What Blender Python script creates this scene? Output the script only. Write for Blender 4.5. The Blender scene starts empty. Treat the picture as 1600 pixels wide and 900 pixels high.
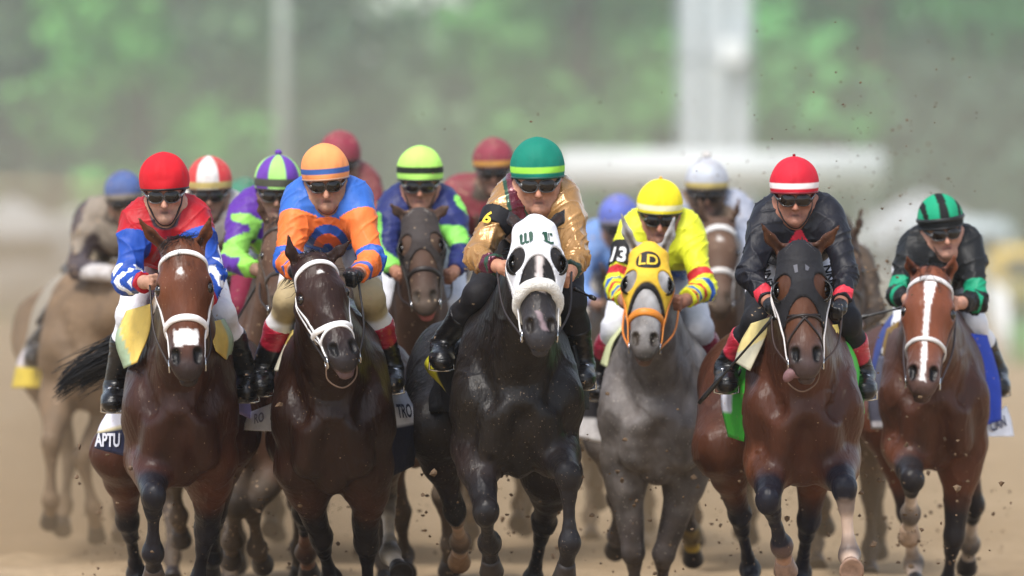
import bpy, bmesh, math, random
import numpy as np
from mathutils import Vector, Matrix

SC = bpy.context.scene
COL = SC.collection
RND = random.Random(7)
NPR = np.random.RandomState(11)
D0, PPM, HORY = 30.0, 355.0, 400.0        # distance of the front rank, pixels per metre there, horizon row

# ------------------------------------------------------------------ camera, sky, sun, exposure
cam_d = bpy.data.cameras.new("camera")
cam = bpy.data.objects.new("camera", cam_d); COL.objects.link(cam)
cam.location = (0, 0, 1.65)
cam_d.sensor_width = 36.0
cam_d.lens = 36.0 * D0 * PPM / 1600.0
pitch = math.atan((450 - HORY) / PPM / D0)
cam.rotation_euler = (math.pi / 2 - pitch, 0, 0)
cam_d.clip_start = 0.5; cam_d.clip_end = 3000
cam_d.dof.use_dof = True
cam_d.dof.focus_distance = 29.75
cam_d.dof.aperture_fstop = 1.75
SC.camera = cam

SUN_EL, SUN_AZ = math.radians(58), math.radians(208)   # azimuth clockwise from +Y: behind the camera, a little to its left
world = bpy.data.worlds.new("World"); SC.world = world; world.use_nodes = True
wn = world.node_tree
bgn = wn.nodes["Background"]
sky = wn.nodes.new("ShaderNodeTexSky"); sky.sky_type = 'NISHITA'; sky.sun_disc = False
sky.sun_elevation = SUN_EL; sky.sun_rotation = SUN_AZ
sky.air_density = 1.0; sky.dust_density = 1.2; sky.ozone_density = 1.0
hsv = wn.nodes.new("ShaderNodeHueSaturation"); hsv.inputs["Saturation"].default_value = 0.6
wn.links.new(sky.outputs[0], hsv.inputs["Color"]); wn.links.new(hsv.outputs[0], bgn.inputs[0])
bgn.inputs[1].default_value = 0.15
sun_d = bpy.data.lights.new("sun", 'SUN'); sun_d.energy = 2.1; sun_d.angle = math.radians(17); sun_d.color = (1.0, 0.95, 0.88)
sun = bpy.data.objects.new("sun", sun_d); COL.objects.link(sun)
sdir = Vector((math.sin(SUN_AZ) * math.cos(SUN_EL), math.cos(SUN_AZ) * math.cos(SUN_EL), math.sin(SUN_EL)))
sun.rotation_euler = sdir.to_track_quat('Z', 'Y').to_euler()
SC.view_settings.view_transform = 'Standard'; SC.view_settings.look = 'None'
SC.view_settings.exposure = 0.78; SC.view_settings.gamma = 1.0
SC.cycles.volume_bounces = 3; SC.cycles.max_bounces = 6
SC.cycles.use_denoising = True

# ------------------------------------------------------------------ small helpers
def W(px, py, Y):
    k = Y / D0 / PPM
    return np.array([(px - 800) * k, Y, 1.65 + (HORY - py) * k])

def lin(h):
    h = h.lstrip('#'); c = np.array([int(h[i:i + 2], 16) for i in (0, 2, 4)]) / 255.0
    return np.where(c <= 0.04045, c / 12.92, ((c + 0.055) / 1.055) ** 2.4)

def nrm(v):
    v = np.asarray(v, float); return v / max(np.linalg.norm(v), 1e-9)

def hash3(ix, iy, iz):
    n = (ix * 374761393 + iy * 668265263 + iz * 1442695041) & 0x7fffffff
    n = ((n ^ (n >> 13)) * 1274126177) & 0x7fffffff
    return ((n ^ (n >> 16)) & 0xffff) / 65535.0

def vnoise(p, f, seed=0):
    q = np.asarray(p, float) * np.asarray(f, float) + seed * 17.3
    i = np.floor(q).astype(np.int64); t = q - i; t = t * t * (3 - 2 * t)
    out = 0
    for a in (0, 1):
        for b in (0, 1):
            for c in (0, 1):
                w = (t[:, 0] if a else 1 - t[:, 0]) * (t[:, 1] if b else 1 - t[:, 1]) * (t[:, 2] if c else 1 - t[:, 2])
                out = out + w * hash3(i[:, 0] + a, i[:, 1] + b, i[:, 2] + c)
    return out * 2 - 1

# ------------------------------------------------------------------ implicit surfaces (tapered capsules, smooth unions)
class Field:
    def __init__(s): s.pr = []
    def cap(s, a, b, ra, rb=None, k=.03, sc=(1, 1, 1), R=None, op=0, tag=''):
        R = np.eye(3) if R is None else np.asarray(R, float)
        sc = np.asarray(sc, float)
        M = (R.T) / sc[:, None]
        a = np.asarray(a, float); b = np.asarray(b, float)
        if np.allclose(a, b): b = a + np.array([1e-5, 0, 0])
        rb = ra if rb is None else rb
        ext = max(ra, rb) * np.sqrt(((R * sc[None, :]) ** 2).sum(1))
        s.pr.append(dict(M=M, a=M @ a, b=M @ b, ra=ra, rb=rb, k=k, sm=float(sc.min()), op=op, tag=tag,
                         lo=np.minimum(a, b) - ext, hi=np.maximum(a, b) + ext))
        return s
    def sph(s, c, r, **kw): return s.cap(c, c, r, r, **kw)
    @staticmethod
    def dist(p, X, Y, Z):
        M, a = p['M'], p['a']; ba = p['b'] - a
        q = []
        for i in range(3):
            t = -a[i]
            for j, C in enumerate((X, Y, Z)):
                if abs(M[i, j]) > 1e-9: t = t + M[i, j] * C
            q.append(t)
        t = np.clip((q[0] * ba[0] + q[1] * ba[1] + q[2] * ba[2]) / (ba @ ba), 0, 1)
        d = np.sqrt((q[0] - t * ba[0]) ** 2 + (q[1] - t * ba[1]) ** 2 + (q[2] - t * ba[2]) ** 2)
        return (d - (p['ra'] + (p['rb'] - p['ra']) * t)) * p['sm']
    @staticmethod
    def comb(D, d, p):
        k = p['k']
        if p['op'] == 0:
            h = np.maximum(k - np.abs(D - d), 0) / k
            return np.minimum(D, d) - h * h * k * .25
        d = -d; h = np.maximum(k - np.abs(D - d), 0) / k
        return np.maximum(D, d) + h * h * k * .25
    def at(s, P, tags=None):
        P = np.asarray(P, float); X, Y, Z = P[:, 0], P[:, 1], P[:, 2]
        D = np.full(len(P), .6)
        for p in s.pr:
            if tags and p['tag'] not in tags: continue
            D = s.comb(D, s.dist(p, X, Y, Z), p)
        return D
    def tagdist(s, P, tags):
        P = np.asarray(P, float); D = np.full(len(P), 9.)
        for p in s.pr:
            if p['tag'] in tags and p['op'] == 0: D = np.minimum(D, s.dist(p, P[:, 0], P[:, 1], P[:, 2]))
        return D
    def grad(s, P, e=.004):
        P = np.asarray(P, float); g = np.zeros_like(P)
        for i in range(3):
            o = np.zeros(3); o[i] = e
            g[:, i] = s.at(P + o) - s.at(P - o)
        return g / np.maximum(np.linalg.norm(g, axis=1, keepdims=True), 1e-9)
    def project(s, P, off=0., it=7):
        P = np.array(P, float)
        for _ in range(it):
            P = P - (s.at(P) - off)[:, None] * s.grad(P) * .9
        return P
    def sub(s, tags):
        f = Field(); f.pr = [p for p in s.pr if p['tag'] in tags]; return f
    def bounds(s, pad):
        lo = np.min([p['lo'] for p in s.pr if p['op'] == 0], 0); hi = np.max([p['hi'] for p in s.pr if p['op'] == 0], 0)
        return lo - pad, hi + pad
    def mesh(s, h, off=0., clip=None, box=None):
        """Surface nets over the field moved out by off; clip(X,Y,Z) is intersected. Returns verts, quads."""
        lo, hi = s.bounds(off + 2.5 * h)
        if box is not None: lo = np.maximum(lo, box[0]); hi = np.minimum(hi, box[1])
        n = np.maximum(np.ceil((hi - lo) / h).astype(int) + 1, 4)
        ax = [lo[i] + h * np.arange(n[i]) for i in range(3)]
        X, Y, Z = ax[0][:, None, None], ax[1][None, :, None], ax[2][None, None, :]
        D = np.full(n, .6, np.float32)
        for p in s.pr:
            pad = p['k'] + off + 3 * h
            i0 = np.clip(np.floor((p['lo'] - pad - lo) / h).astype(int), 0, n); i1 = np.clip(np.ceil((p['hi'] + pad - lo) / h).astype(int) + 1, 0, n)
            if (i1 <= i0).any(): continue
            sl = tuple(slice(a, b) for a, b in zip(i0, i1))
            d = s.dist(p, X[sl[0]], Y[:, sl[1]], Z[:, :, sl[2]]).astype(np.float32)
            D[sl] = s.comb(D[sl], d, p)
        D -= off
        if clip is not None: D = np.maximum(D, clip(X, Y, Z).astype(np.float32))
        D[0] = D[-1] = .5; D[:, 0] = D[:, -1] = .5; D[:, :, 0] = D[:, :, -1] = .5
        return nets(D, lo, h)

_C8 = np.array([(i, j, k) for i in (0, 1) for j in (0, 1) for k in (0, 1)])
_E12 = [(a, b) for a in range(8) for b in range(a + 1, 8) if np.abs(_C8[a] - _C8[b]).sum() == 1]
def nets(D, lo, h):
    S = D < 0
    n = np.array(D.shape)
    cnt = np.zeros(n - 1, np.int8)
    for c in _C8: cnt += S[c[0]:n[0] - 1 + c[0], c[1]:n[1] - 1 + c[1], c[2]:n[2] - 1 + c[2]]
    act = np.argwhere((cnt > 0) & (cnt < 8))
    idx = np.full(n - 1, -1, np.int32); idx[tuple(act.T)] = np.arange(len(act))
    val = np.stack([D[act[:, 0] + c[0], act[:, 1] + c[1], act[:, 2] + c[2]] for c in _C8], 1)
    acc = np.zeros((len(act), 3)); num = np.zeros(len(act))
    for a, b in _E12:
        m = (val[:, a] < 0) != (val[:, b] < 0)
        t = np.where(m, val[:, a] / np.where(m, val[:, a] - val[:, b], 1), 0)
        acc += np.where(m[:, None], _C8[a] + t[:, None] * (_C8[b] - _C8[a]), 0); num += m
    V = lo + h * (act + acc / np.maximum(num, 1)[:, None])
    Q = []
    for x in range(3):
        y, z = (x + 1) % 3, (x + 2) % 3
        sa = [slice(0, n[i]) for i in range(3)]; sb = list(sa)
        sa[x] = slice(0, n[x] - 1); sb[x] = slice(1, n[x])
        A, B = S[tuple(sa)], S[tuple(sb)]
        e = np.argwhere(A != B)
        e = e[(e[:, y] > 0) & (e[:, z] > 0) & (e[:, y] < n[y] - 1) & (e[:, z] < n[z] - 1)]
        flip = A[tuple(e.T)]
        dy = np.zeros(3, int); dy[y] = 1; dz = np.zeros(3, int); dz[z] = 1
        q = np.stack([idx[tuple((e - dy - dz).T)], idx[tuple((e - dz).T)], idx[tuple(e.T)], idx[tuple((e - dy).T)]], 1)
        q[~flip] = q[~flip][:, ::-1]
        Q.append(q)
    return V, np.concatenate(Q)

# ------------------------------------------------------------------ objects
def link(o, parent=None):
    COL.objects.link(o)
    if parent is not None: o.parent = parent
    return o

def mesh_obj(name, V, F, mat, parent=None, col=None, smooth=True, origin=None):
    """Vertices come in world space; under a parent they are moved into its space."""
    V = np.asarray(V, float)
    off = np.zeros(3) if parent is None else np.array(world_loc(parent))
    if origin is not None: off = np.asarray(origin, float)
    me = bpy.data.meshes.new(name)
    F = np.asarray(F) if not isinstance(F, list) else F
    me.from_pydata((V - off).tolist(), [], F.tolist() if isinstance(F, np.ndarray) else F)
    if smooth: me.polygons.foreach_set('use_smooth', [True] * len(me.polygons))
    if col is not None:
        at = me.color_attributes.new('Col', 'FLOAT_COLOR', 'POINT')
        c = np.ones((len(V), 4)); c[:, :3] = col
        at.data.foreach_set('color', c.ravel())
    me.materials.append(mat); me.update()
    o = bpy.data.objects.new(name, me)
    link(o, parent)
    if parent is None and origin is not None: o.location = origin
    elif parent is not None and origin is not None: o.location = np.asarray(origin) - world_loc(parent)
    return o

def world_loc(o):
    p = np.array(o.location)
    while o.parent is not None:
        o = o.parent; p = p + np.array(o.location)
    return p

def thing(name, label, cat, loc, group=None):
    o = bpy.data.objects.new(name, None); COL.objects.link(o); o.location = loc; o.empty_display_size = .2
    o['label'] = label; o['category'] = cat
    if group: o['group'] = group
    return o
def tag(o, label=None, cat=None, group=None, kind=None):
    for k, v in (('label', label), ('category', cat), ('group', group), ('kind', kind)):
        if v: o[k] = v
    return o

def tube(P, r, seg=8, closed=False, cap=True):
    P = np.asarray(P, float); n = len(P)
    r = np.broadcast_to(np.asarray(r, float), (n,))
    T = np.roll(P, -1, 0) - np.roll(P, 1, 0)
    if not closed: T[0] = P[1] - P[0]; T[-1] = P[-1] - P[-2]
    T /= np.maximum(np.linalg.norm(T, axis=1, keepdims=True), 1e-9)
    up = np.array([0, 0, 1.]) if abs(T[0, 2]) < .9 else np.array([1., 0, 0])
    N = np.zeros_like(P); u = nrm(np.cross(T[0], up))
    for i in range(n):
        u = nrm(u - T[i] * (u @ T[i])); N[i] = u
    B = np.cross(T, N)
    a = np.arange(seg) / seg * 2 * math.pi
    V = (P[:, None] + r[:, None, None] * (np.cos(a)[None, :, None] * N[:, None] + np.sin(a)[None, :, None] * B[:, None])).reshape(-1, 3)
    F = []
    for i in range(n if closed else n - 1):
        j = (i + 1) % n
        for k in range(seg):
            l = (k + 1) % seg
            F.append([i * seg + k, i * seg + l, j * seg + l, j * seg + k])
    if cap and not closed:
        F.append(list(range(seg))[::-1]); F.append([(n - 1) * seg + k for k in range(seg)])
    return V, F

def ribbon(P, N, w, t, closed=False):
    """Strap along P with surface normals N, width w, thickness t, slightly rounded."""
    P = np.asarray(P, float); N = np.asarray(N, float); n = len(P)
    T = np.roll(P, -1, 0) - np.roll(P, 1, 0)
    if not closed: T[0] = P[1] - P[0]; T[-1] = P[-1] - P[-2]
    T /= np.maximum(np.linalg.norm(T, axis=1, keepdims=True), 1e-9)
    S = np.cross(T, N); S /= np.maximum(np.linalg.norm(S, axis=1, keepdims=True), 1e-9)
    prof = [(-.5, -.6), (-.5, .3), (-.32, .9), (0, 1.0), (.32, .9), (.5, .3), (.5, -.6)]
    m = len(prof)
    V = np.concatenate([(P + S * a * w + N * b * t)[:, None] for a, b in prof], 1).reshape(-1, 3)
    F = []
    for i in range(n if closed else n - 1):
        j = (i + 1) % n
        for k in range(m):
            l = (k + 1) % m
            F.append([i * m + k, i * m + l, j * m + l, j * m + k])
    if not closed: F.append(list(range(m))); F.append([(n - 1) * m + k for k in range(m)][::-1])
    return V, F

def join(parts):
    V, F, o = [], [], 0
    for v, f in parts:
        V.append(np.asarray(v)); F += [[int(i) + o for i in q] for q in f]; o += len(v)
    return np.concatenate(V), F

def spline(pts, n=24):
    p = np.asarray(pts, float)
    if len(p) < 3: t = np.linspace(0, 1, n)[:, None]; return p[0] * (1 - t) + p[-1] * t
    q = np.concatenate([[2 * p[0] - p[1]], p, [2 * p[-1] - p[-2]]]); out = []
    m = len(p) - 1
    for s in np.linspace(0, m - 1e-6, n):
        i = int(s); t = s - i; a, b, c, d = q[i:i + 4]
        out.append(.5 * ((2 * b) + (-a + c) * t + (2 * a - 5 * b + 4 * c - d) * t * t + (-a + 3 * b - 3 * c + d) * t ** 3))
    return np.array(out)

def ellipsoid(c, r, R=None, nu=16, nv=10):
    V, F = [], []
    R = np.eye(3) if R is None else R
    for i in range(nv + 1):
        th = math.pi * i / nv
        for j in range(nu):
            ph = 2 * math.pi * j / nu
            V.append(np.asarray(c) + R @ (np.array([math.sin(th) * math.cos(ph), math.sin(th) * math.sin(ph), math.cos(th)]) * np.asarray(r)))
    for i in range(nv):
        for j in range(nu):
            k = (j + 1) % nu
            F.append([i * nu + j, (i + 1) * nu + j, (i + 1) * nu + k, i * nu + k])
    return np.array(V), F

def boxm(c, s, R=None):
    R = np.eye(3) if R is None else np.asarray(R)
    V = np.array([np.asarray(c) + R @ (np.array([x, y, z]) * np.asarray(s) / 2) for x in (-1, 1) for y in (-1, 1) for z in (-1, 1)])
    return V, [[0, 1, 3, 2], [4, 6, 7, 5], [0, 4, 5, 1], [2, 3, 7, 6], [0, 2, 6, 4], [1, 5, 7, 3]]

def cylm(a, b, ra, rb=None, seg=14):
    rb = ra if rb is None else rb
    return tube([a, b], [ra, rb], seg)

def text_mesh(body, size, R, origin, proj=None, bold=.0, cut=1):
    """Letters laid out in the plane (R col0 = reading direction, col1 = up), then wrapped with proj(points)."""
    c = bpy.data.curves.new('t', 'FONT'); c.body = body; c.size = size; c.align_x = 'CENTER'; c.align_y = 'CENTER'; c.offset = bold * size; c.resolution_u = 3
    o = bpy.data.objects.new('t', c); COL.objects.link(o)
    me = bpy.data.meshes.new_from_object(o.evaluated_get(bpy.context.evaluated_depsgraph_get()))
    bpy.data.objects.remove(o); bpy.data.curves.remove(c)
    bm = bmesh.new(); bm.from_mesh(me); bpy.data.meshes.remove(me)
    bmesh.ops.triangulate(bm, faces=bm.faces)
    if cut: bmesh.ops.subdivide_edges(bm, edges=[e for e in bm.edges if e.calc_length() > size * .2], cuts=cut)
    bmesh.ops.triangulate(bm, faces=bm.faces)
    V = np.array([v.co[:] for v in bm.verts]); F = [[v.index for v in f.verts] for f in bm.faces]; bm.free()
    P = np.asarray(origin) + V[:, :1] * R[:, 0] + V[:, 1:2] * R[:, 1]
    return (proj(P) if proj else P), F

# ------------------------------------------------------------------ materials
def newmat(name):
    m = bpy.data.materials.new(name); m.use_nodes = True
    return m, m.node_tree, m.node_tree.nodes['Principled BSDF']
def nd(nt, t, **kw):
    n = nt.nodes.new(t)
    for k, v in kw.items(): setattr(n, k, v)
    return n

def surf(name, color=None, rough=.6, spec=.4, var=.15, vscale=12., bump=0., bscale=60., sheen=0., metal=0., coat=0., fleck=0., fleckcol='#b79b7c', fscale=90., stretch=None, dust=0.):
    """Procedural surface. color None reads the object's own colour attribute. var: uneven tone; fleck: thrown dirt specks; bump: relief."""
    m, nt, b = newmat(name)
    tc = nd(nt, 'ShaderNodeTexCoord')
    mp = nd(nt, 'ShaderNodeMapping'); nt.links.new(tc.outputs['Object'], mp.inputs[0])
    if stretch: mp.inputs['Scale'].default_value = stretch
    if color is None:
        src = nd(nt, 'ShaderNodeAttribute', attribute_name='Col').outputs['Color']
    else:
        rgb = nd(nt, 'ShaderNodeRGB'); rgb.outputs[0].default_value = (*lin(color), 1); src = rgb.outputs[0]
    ns = nd(nt, 'ShaderNodeTexNoise'); ns.inputs['Scale'].default_value = vscale; ns.inputs['Detail'].default_value = 5
    nt.links.new(mp.outputs[0], ns.inputs['Vector'])
    mr = nd(nt, 'ShaderNodeMapRange'); mr.inputs[1].default_value = .25; mr.inputs[2].default_value = .75
    mr.inputs[3].default_value = 1 - var; mr.inputs[4].default_value = 1 + var
    nt.links.new(ns.outputs[0], mr.inputs[0])
    mx = nd(nt, 'ShaderNodeVectorMath', operation='SCALE'); nt.links.new(src, mx.inputs[0]); nt.links.new(mr.outputs[0], mx.inputs['Scale'])
    cur = mx.outputs[0]
    def mixto(cur, fac, col):
        q = nd(nt, 'ShaderNodeMix', data_type='RGBA'); nt.links.new(fac, q.inputs[0]); nt.links.new(cur, q.inputs[6]); q.inputs[7].default_value = (*lin(col), 1)
        return q.outputs[2]
    if dust > 0:
        n2 = nd(nt, 'ShaderNodeTexNoise'); n2.inputs['Scale'].default_value = 5; n2.inputs['Detail'].default_value = 8; n2.inputs['Roughness'].default_value = .7
        nt.links.new(tc.outputs['Object'], n2.inputs['Vector'])
        r2 = nd(nt, 'ShaderNodeMapRange'); r2.inputs[1].default_value = .35; r2.inputs[2].default_value = .7; r2.inputs[3].default_value = dust * .35; r2.inputs[4].default_value = min(1, dust * 1.2)
        nt.links.new(n2.outputs[0], r2.inputs[0]); cur = mixto(cur, r2.outputs[0], '#7b6752')
    if fleck > 0:
        vo = nd(nt, 'ShaderNodeTexVoronoi'); vo.inputs['Scale'].default_value = fscale
        wn_ = nd(nt, 'ShaderNodeTexNoise'); wn_.inputs['Scale'].default_value = fscale * 1.5; nt.links.new(tc.outputs['Object'], wn_.inputs['Vector'])
        wa = nd(nt, 'ShaderNodeVectorMath', operation='MULTIPLY_ADD'); nt.links.new(wn_.outputs['Color'], wa.inputs[0]); wa.inputs[1].default_value = (1.2 / fscale,) * 3; nt.links.new(tc.outputs['Object'], wa.inputs[2])
        nt.links.new(wa.outputs[0], vo.inputs['Vector'])
        sep = nd(nt, 'ShaderNodeSeparateColor'); nt.links.new(vo.outputs['Color'], sep.inputs[0])
        rad = nd(nt, 'ShaderNodeMath', operation='MULTIPLY'); nt.links.new(sep.outputs[0], rad.inputs[0]); rad.inputs[1].default_value = .42
        lt = nd(nt, 'ShaderNodeMath', operation='LESS_THAN'); nt.links.new(vo.outputs['Distance'], lt.inputs[0]); nt.links.new(rad.outputs[0], lt.inputs[1])
        n3 = nd(nt, 'ShaderNodeTexNoise'); n3.inputs['Scale'].default_value = 4; nt.links.new(tc.outputs['Object'], n3.inputs['Vector'])
        g = nd(nt, 'ShaderNodeMath', operation='MULTIPLY'); nt.links.new(n3.outputs[0], g.inputs[0]); g.inputs[1].default_value = 1.0
        th = nd(nt, 'ShaderNodeMath', operation='LESS_THAN'); nt.links.new(sep.outputs[1], th.inputs[0])
        tt = nd(nt, 'ShaderNodeMath', operation='MULTIPLY'); nt.links.new(g.outputs[0], tt.inputs[0]); tt.inputs[1].default_value = fleck
        nt.links.new(tt.outputs[0], th.inputs[1])
        ml = nd(nt, 'ShaderNodeMath', operation='MULTIPLY'); nt.links.new(lt.outputs[0], ml.inputs[0]); nt.links.new(th.outputs[0], ml.inputs[1])
        ml2 = nd(nt, 'ShaderNodeMath', operation='MULTIPLY'); nt.links.new(ml.outputs[0], ml2.inputs[0]); ml2.inputs[1].default_value = .6
        cur = mixto(cur, ml2.outputs[0], fleckcol)
    nt.links.new(cur, b.inputs['Base Color'])
    rr = nd(nt, 'ShaderNodeMapRange'); rr.inputs[3].default_value = max(.03, rough - .1); rr.inputs[4].default_value = min(1, rough + .1)
    nt.links.new(ns.outputs[0], rr.inputs[0]); nt.links.new(rr.outputs[0], b.inputs['Roughness'])
    b.inputs['Specular IOR Level'].default_value = spec; b.inputs['Metallic'].default_value = metal
    if sheen: b.inputs['Sheen Weight'].default_value = sheen; b.inputs['Sheen Roughness'].default_value = .4
    if coat: b.inputs['Coat Weight'].default_value = coat; b.inputs['Coat Roughness'].default_value = .1
    if bump:
        nb = nd(nt, 'ShaderNodeTexNoise'); nb.inputs['Scale'].default_value = bscale; nb.inputs['Detail'].default_value = 6
        nt.links.new(mp.outputs[0], nb.inputs['Vector'])
        bp = nd(nt, 'ShaderNodeBump'); bp.inputs['Strength'].default_value = bump; bp.inputs['Distance'].default_value = .02
        nt.links.new(nb.outputs[0], bp.inputs['Height']); nt.links.new(bp.outputs[0], b.inputs['Normal'])
    return m

M_COAT = surf('glossy_coat', None, .38, .22, .30, 9, .30, 46, fleck=.05, fscale=150, stretch=(1, 1, .3))
M_COATD = surf('dusty_coat', None, .40, .22, .30, 9, .30, 46, fleck=.22, fscale=150, fleckcol='#8d7a68', dust=.05, stretch=(1, 1, .5))
M_GREY = surf('dappled_coat', None, .5, .24, .4, 14, .30, 46, fleck=.4, fscale=110, fleckcol='#b0a79c', dust=.24, stretch=(1, 1, .5))
M_MUD = surf('mud_splashed_coat', None, .65, .3, .3, 9, .15, 30, fleck=.35, fscale=60, dust=.26)
M_HAIR = surf('hair', None, .5, .4, .3, 30, 0)
M_EYE = surf('eye', '#140c08', .06, .8, .05)
M_HOOF = surf('hoof', None, .45, .4, .25, 40, .1, 80)
M_SKIN = surf('skin', None, .55, .3, .22, 34, .15, 90, fleck=.12, fscale=140, fleckcol='#6b5140')
M_SILK = surf('silk', None, .52, .3, .12, 14, .30, 30, stretch=(1, 1, .5))
M_SATIN = surf('satin', None, .27, .6, .14, 14, .25, 26, sheen=.2, metal=.25, stretch=(1.2, 1.2, .4))
M_MUDSILK = surf('mud_splashed_silk', None, .6, .3, .2, 12, .35, 14, fleck=.7, fscale=40, dust=.4)
M_CLOTH = surf('cloth', None, .7, .3, .12, 18, .3, 22, fleck=.08, fscale=60)
M_BOOT = surf('boot_leather', None, .3, .5, .2, 20, .4, 26, stretch=(.6, .6, 2.6), fleck=.2, fscale=70)
M_CAP = surf('cap_cloth', None, .70, .2, .08, 10, .25, 16)
M_STRAP = surf('strap', None, .45, .4, .12, 40, .1, 120)
M_FLEECE = surf('fleece', '#e9e6df', .95, .1, .15, 40, .7, 160)
M_METAL = surf('bit_steel', '#c9c9c9', .2, .5, .1, metal=1.0)
M_LENS = surf('goggle_lens', '#1b1410', .14, .45, .05)
M_FRAME = surf('goggle_frame', None, .25, .6, .05)
M_PRINT = surf('print', None, .6, .3, .05)
M_WHIP = surf('whip_leather', '#0c0b0c', .35, .5, .2, 30)

def cl(*hexes): return [lin(h) for h in hexes]
# ------------------------------------------------------------------ horses
def sheet(P, th, name, mat, parent, col=None):
    """Cloth from a grid of points (n,m,3), given thickness."""
    n, m = P.shape[:2]
    du = np.gradient(P, axis=0); dv = np.gradient(P, axis=1)
    N = np.cross(du, dv); N /= np.maximum(np.linalg.norm(N, axis=2, keepdims=True), 1e-9)
    A = (P + N * th / 2).reshape(-1, 3); B = (P - N * th / 2).reshape(-1, 3); o = n * m
    F = []
    for i in range(n - 1):
        for j in range(m - 1):
            a, b, c, d = i * m + j, (i + 1) * m + j, (i + 1) * m + j + 1, i * m + j + 1
            F.append([a, b, c, d]); F.append([o + d, o + c, o + b, o + a])
    rim = [i * m for i in range(n)] + [(n - 1) * m + j for j in range(1, m)] + [i * m + m - 1 for i in range(n - 2, -1, -1)] + [j for j in range(m - 2, 0, -1)]
    for a, b in zip(rim, rim[1:] + rim[:1]): F.append([b, a, o + a, o + b])
    c2 = None if col is None else np.concatenate([col.reshape(-1, 3)] * 2)
    return mesh_obj(name, np.concatenate([A, B]), F, mat, parent, c2)

def solve(p, px, L, s, dep=None):
    """Joint seen at pixel px, L metres from p, nearer the camera (s<0) or farther (s>0)."""
    if len(px) > 2: return W(px[0], px[1], p[1] + px[2])
    Y = p[1]
    for _ in range(6):
        q = W(px[0], px[1], Y); d = np.hypot(q[0] - p[0], q[2] - p[2])
        Y = p[1] + s * math.sqrt(max(L * L - d * d, .0009))
    return W(px[0], px[1], Y)

def strands(roots, dirs, length, mat, name, parent, col, sag=.1, w=.004, seg=6, wild=.3, rnd=None, locks=14):
    rnd = rnd or RND; parts = []
    lk = [(np.array([rnd.gauss(0, 1) for _ in range(3)]) * wild, rnd.uniform(.6, 1.1), rnd.randrange(len(roots))) for _ in range(locks)]
    tips = [np.asarray(roots[i]) + np.asarray(dirs[i]) * length * q + sd * length * q for sd, q, i in lk]
    for r, d in zip(roots, dirs):
        L = length * rnd.uniform(.55, 1.1); d = np.asarray(d, float); side = np.array([rnd.gauss(0, 1) for _ in range(3)]) * wild
        P = []
        for i in range(seg + 1):
            t = i / seg
            P.append(np.asarray(r) + d * L * t + side * L * t * t * .6 + np.array([0, 0, -sag * L * t * t]))
        j = min(range(locks), key=lambda i: np.linalg.norm(tips[i] - P[-1]) + .02 * rnd.random())
        for i in range(seg + 1):
            t = i / seg; P[i] = P[i] * (1 - .72 * t * t) + (np.asarray(r) * (1 - t) + tips[j] * t + np.array([0, 0, -sag * L * t * t]) + np.array([math.sin(5 * t + j), math.cos(4 * t + 2 * j), math.sin(6 * t + 3 * j)]) * .02 * t) * (.72 * t * t)
        ww = rnd.uniform(.6, 1.4) * w
        parts.append(tube(P, [ww * (1 - .85 * (i / seg)) for i in range(seg + 1)], 4, cap=False))
    V, F = join(parts)
    return mesh_obj(name, V, F, mat, parent, np.tile(col, (len(V), 1)))

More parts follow.
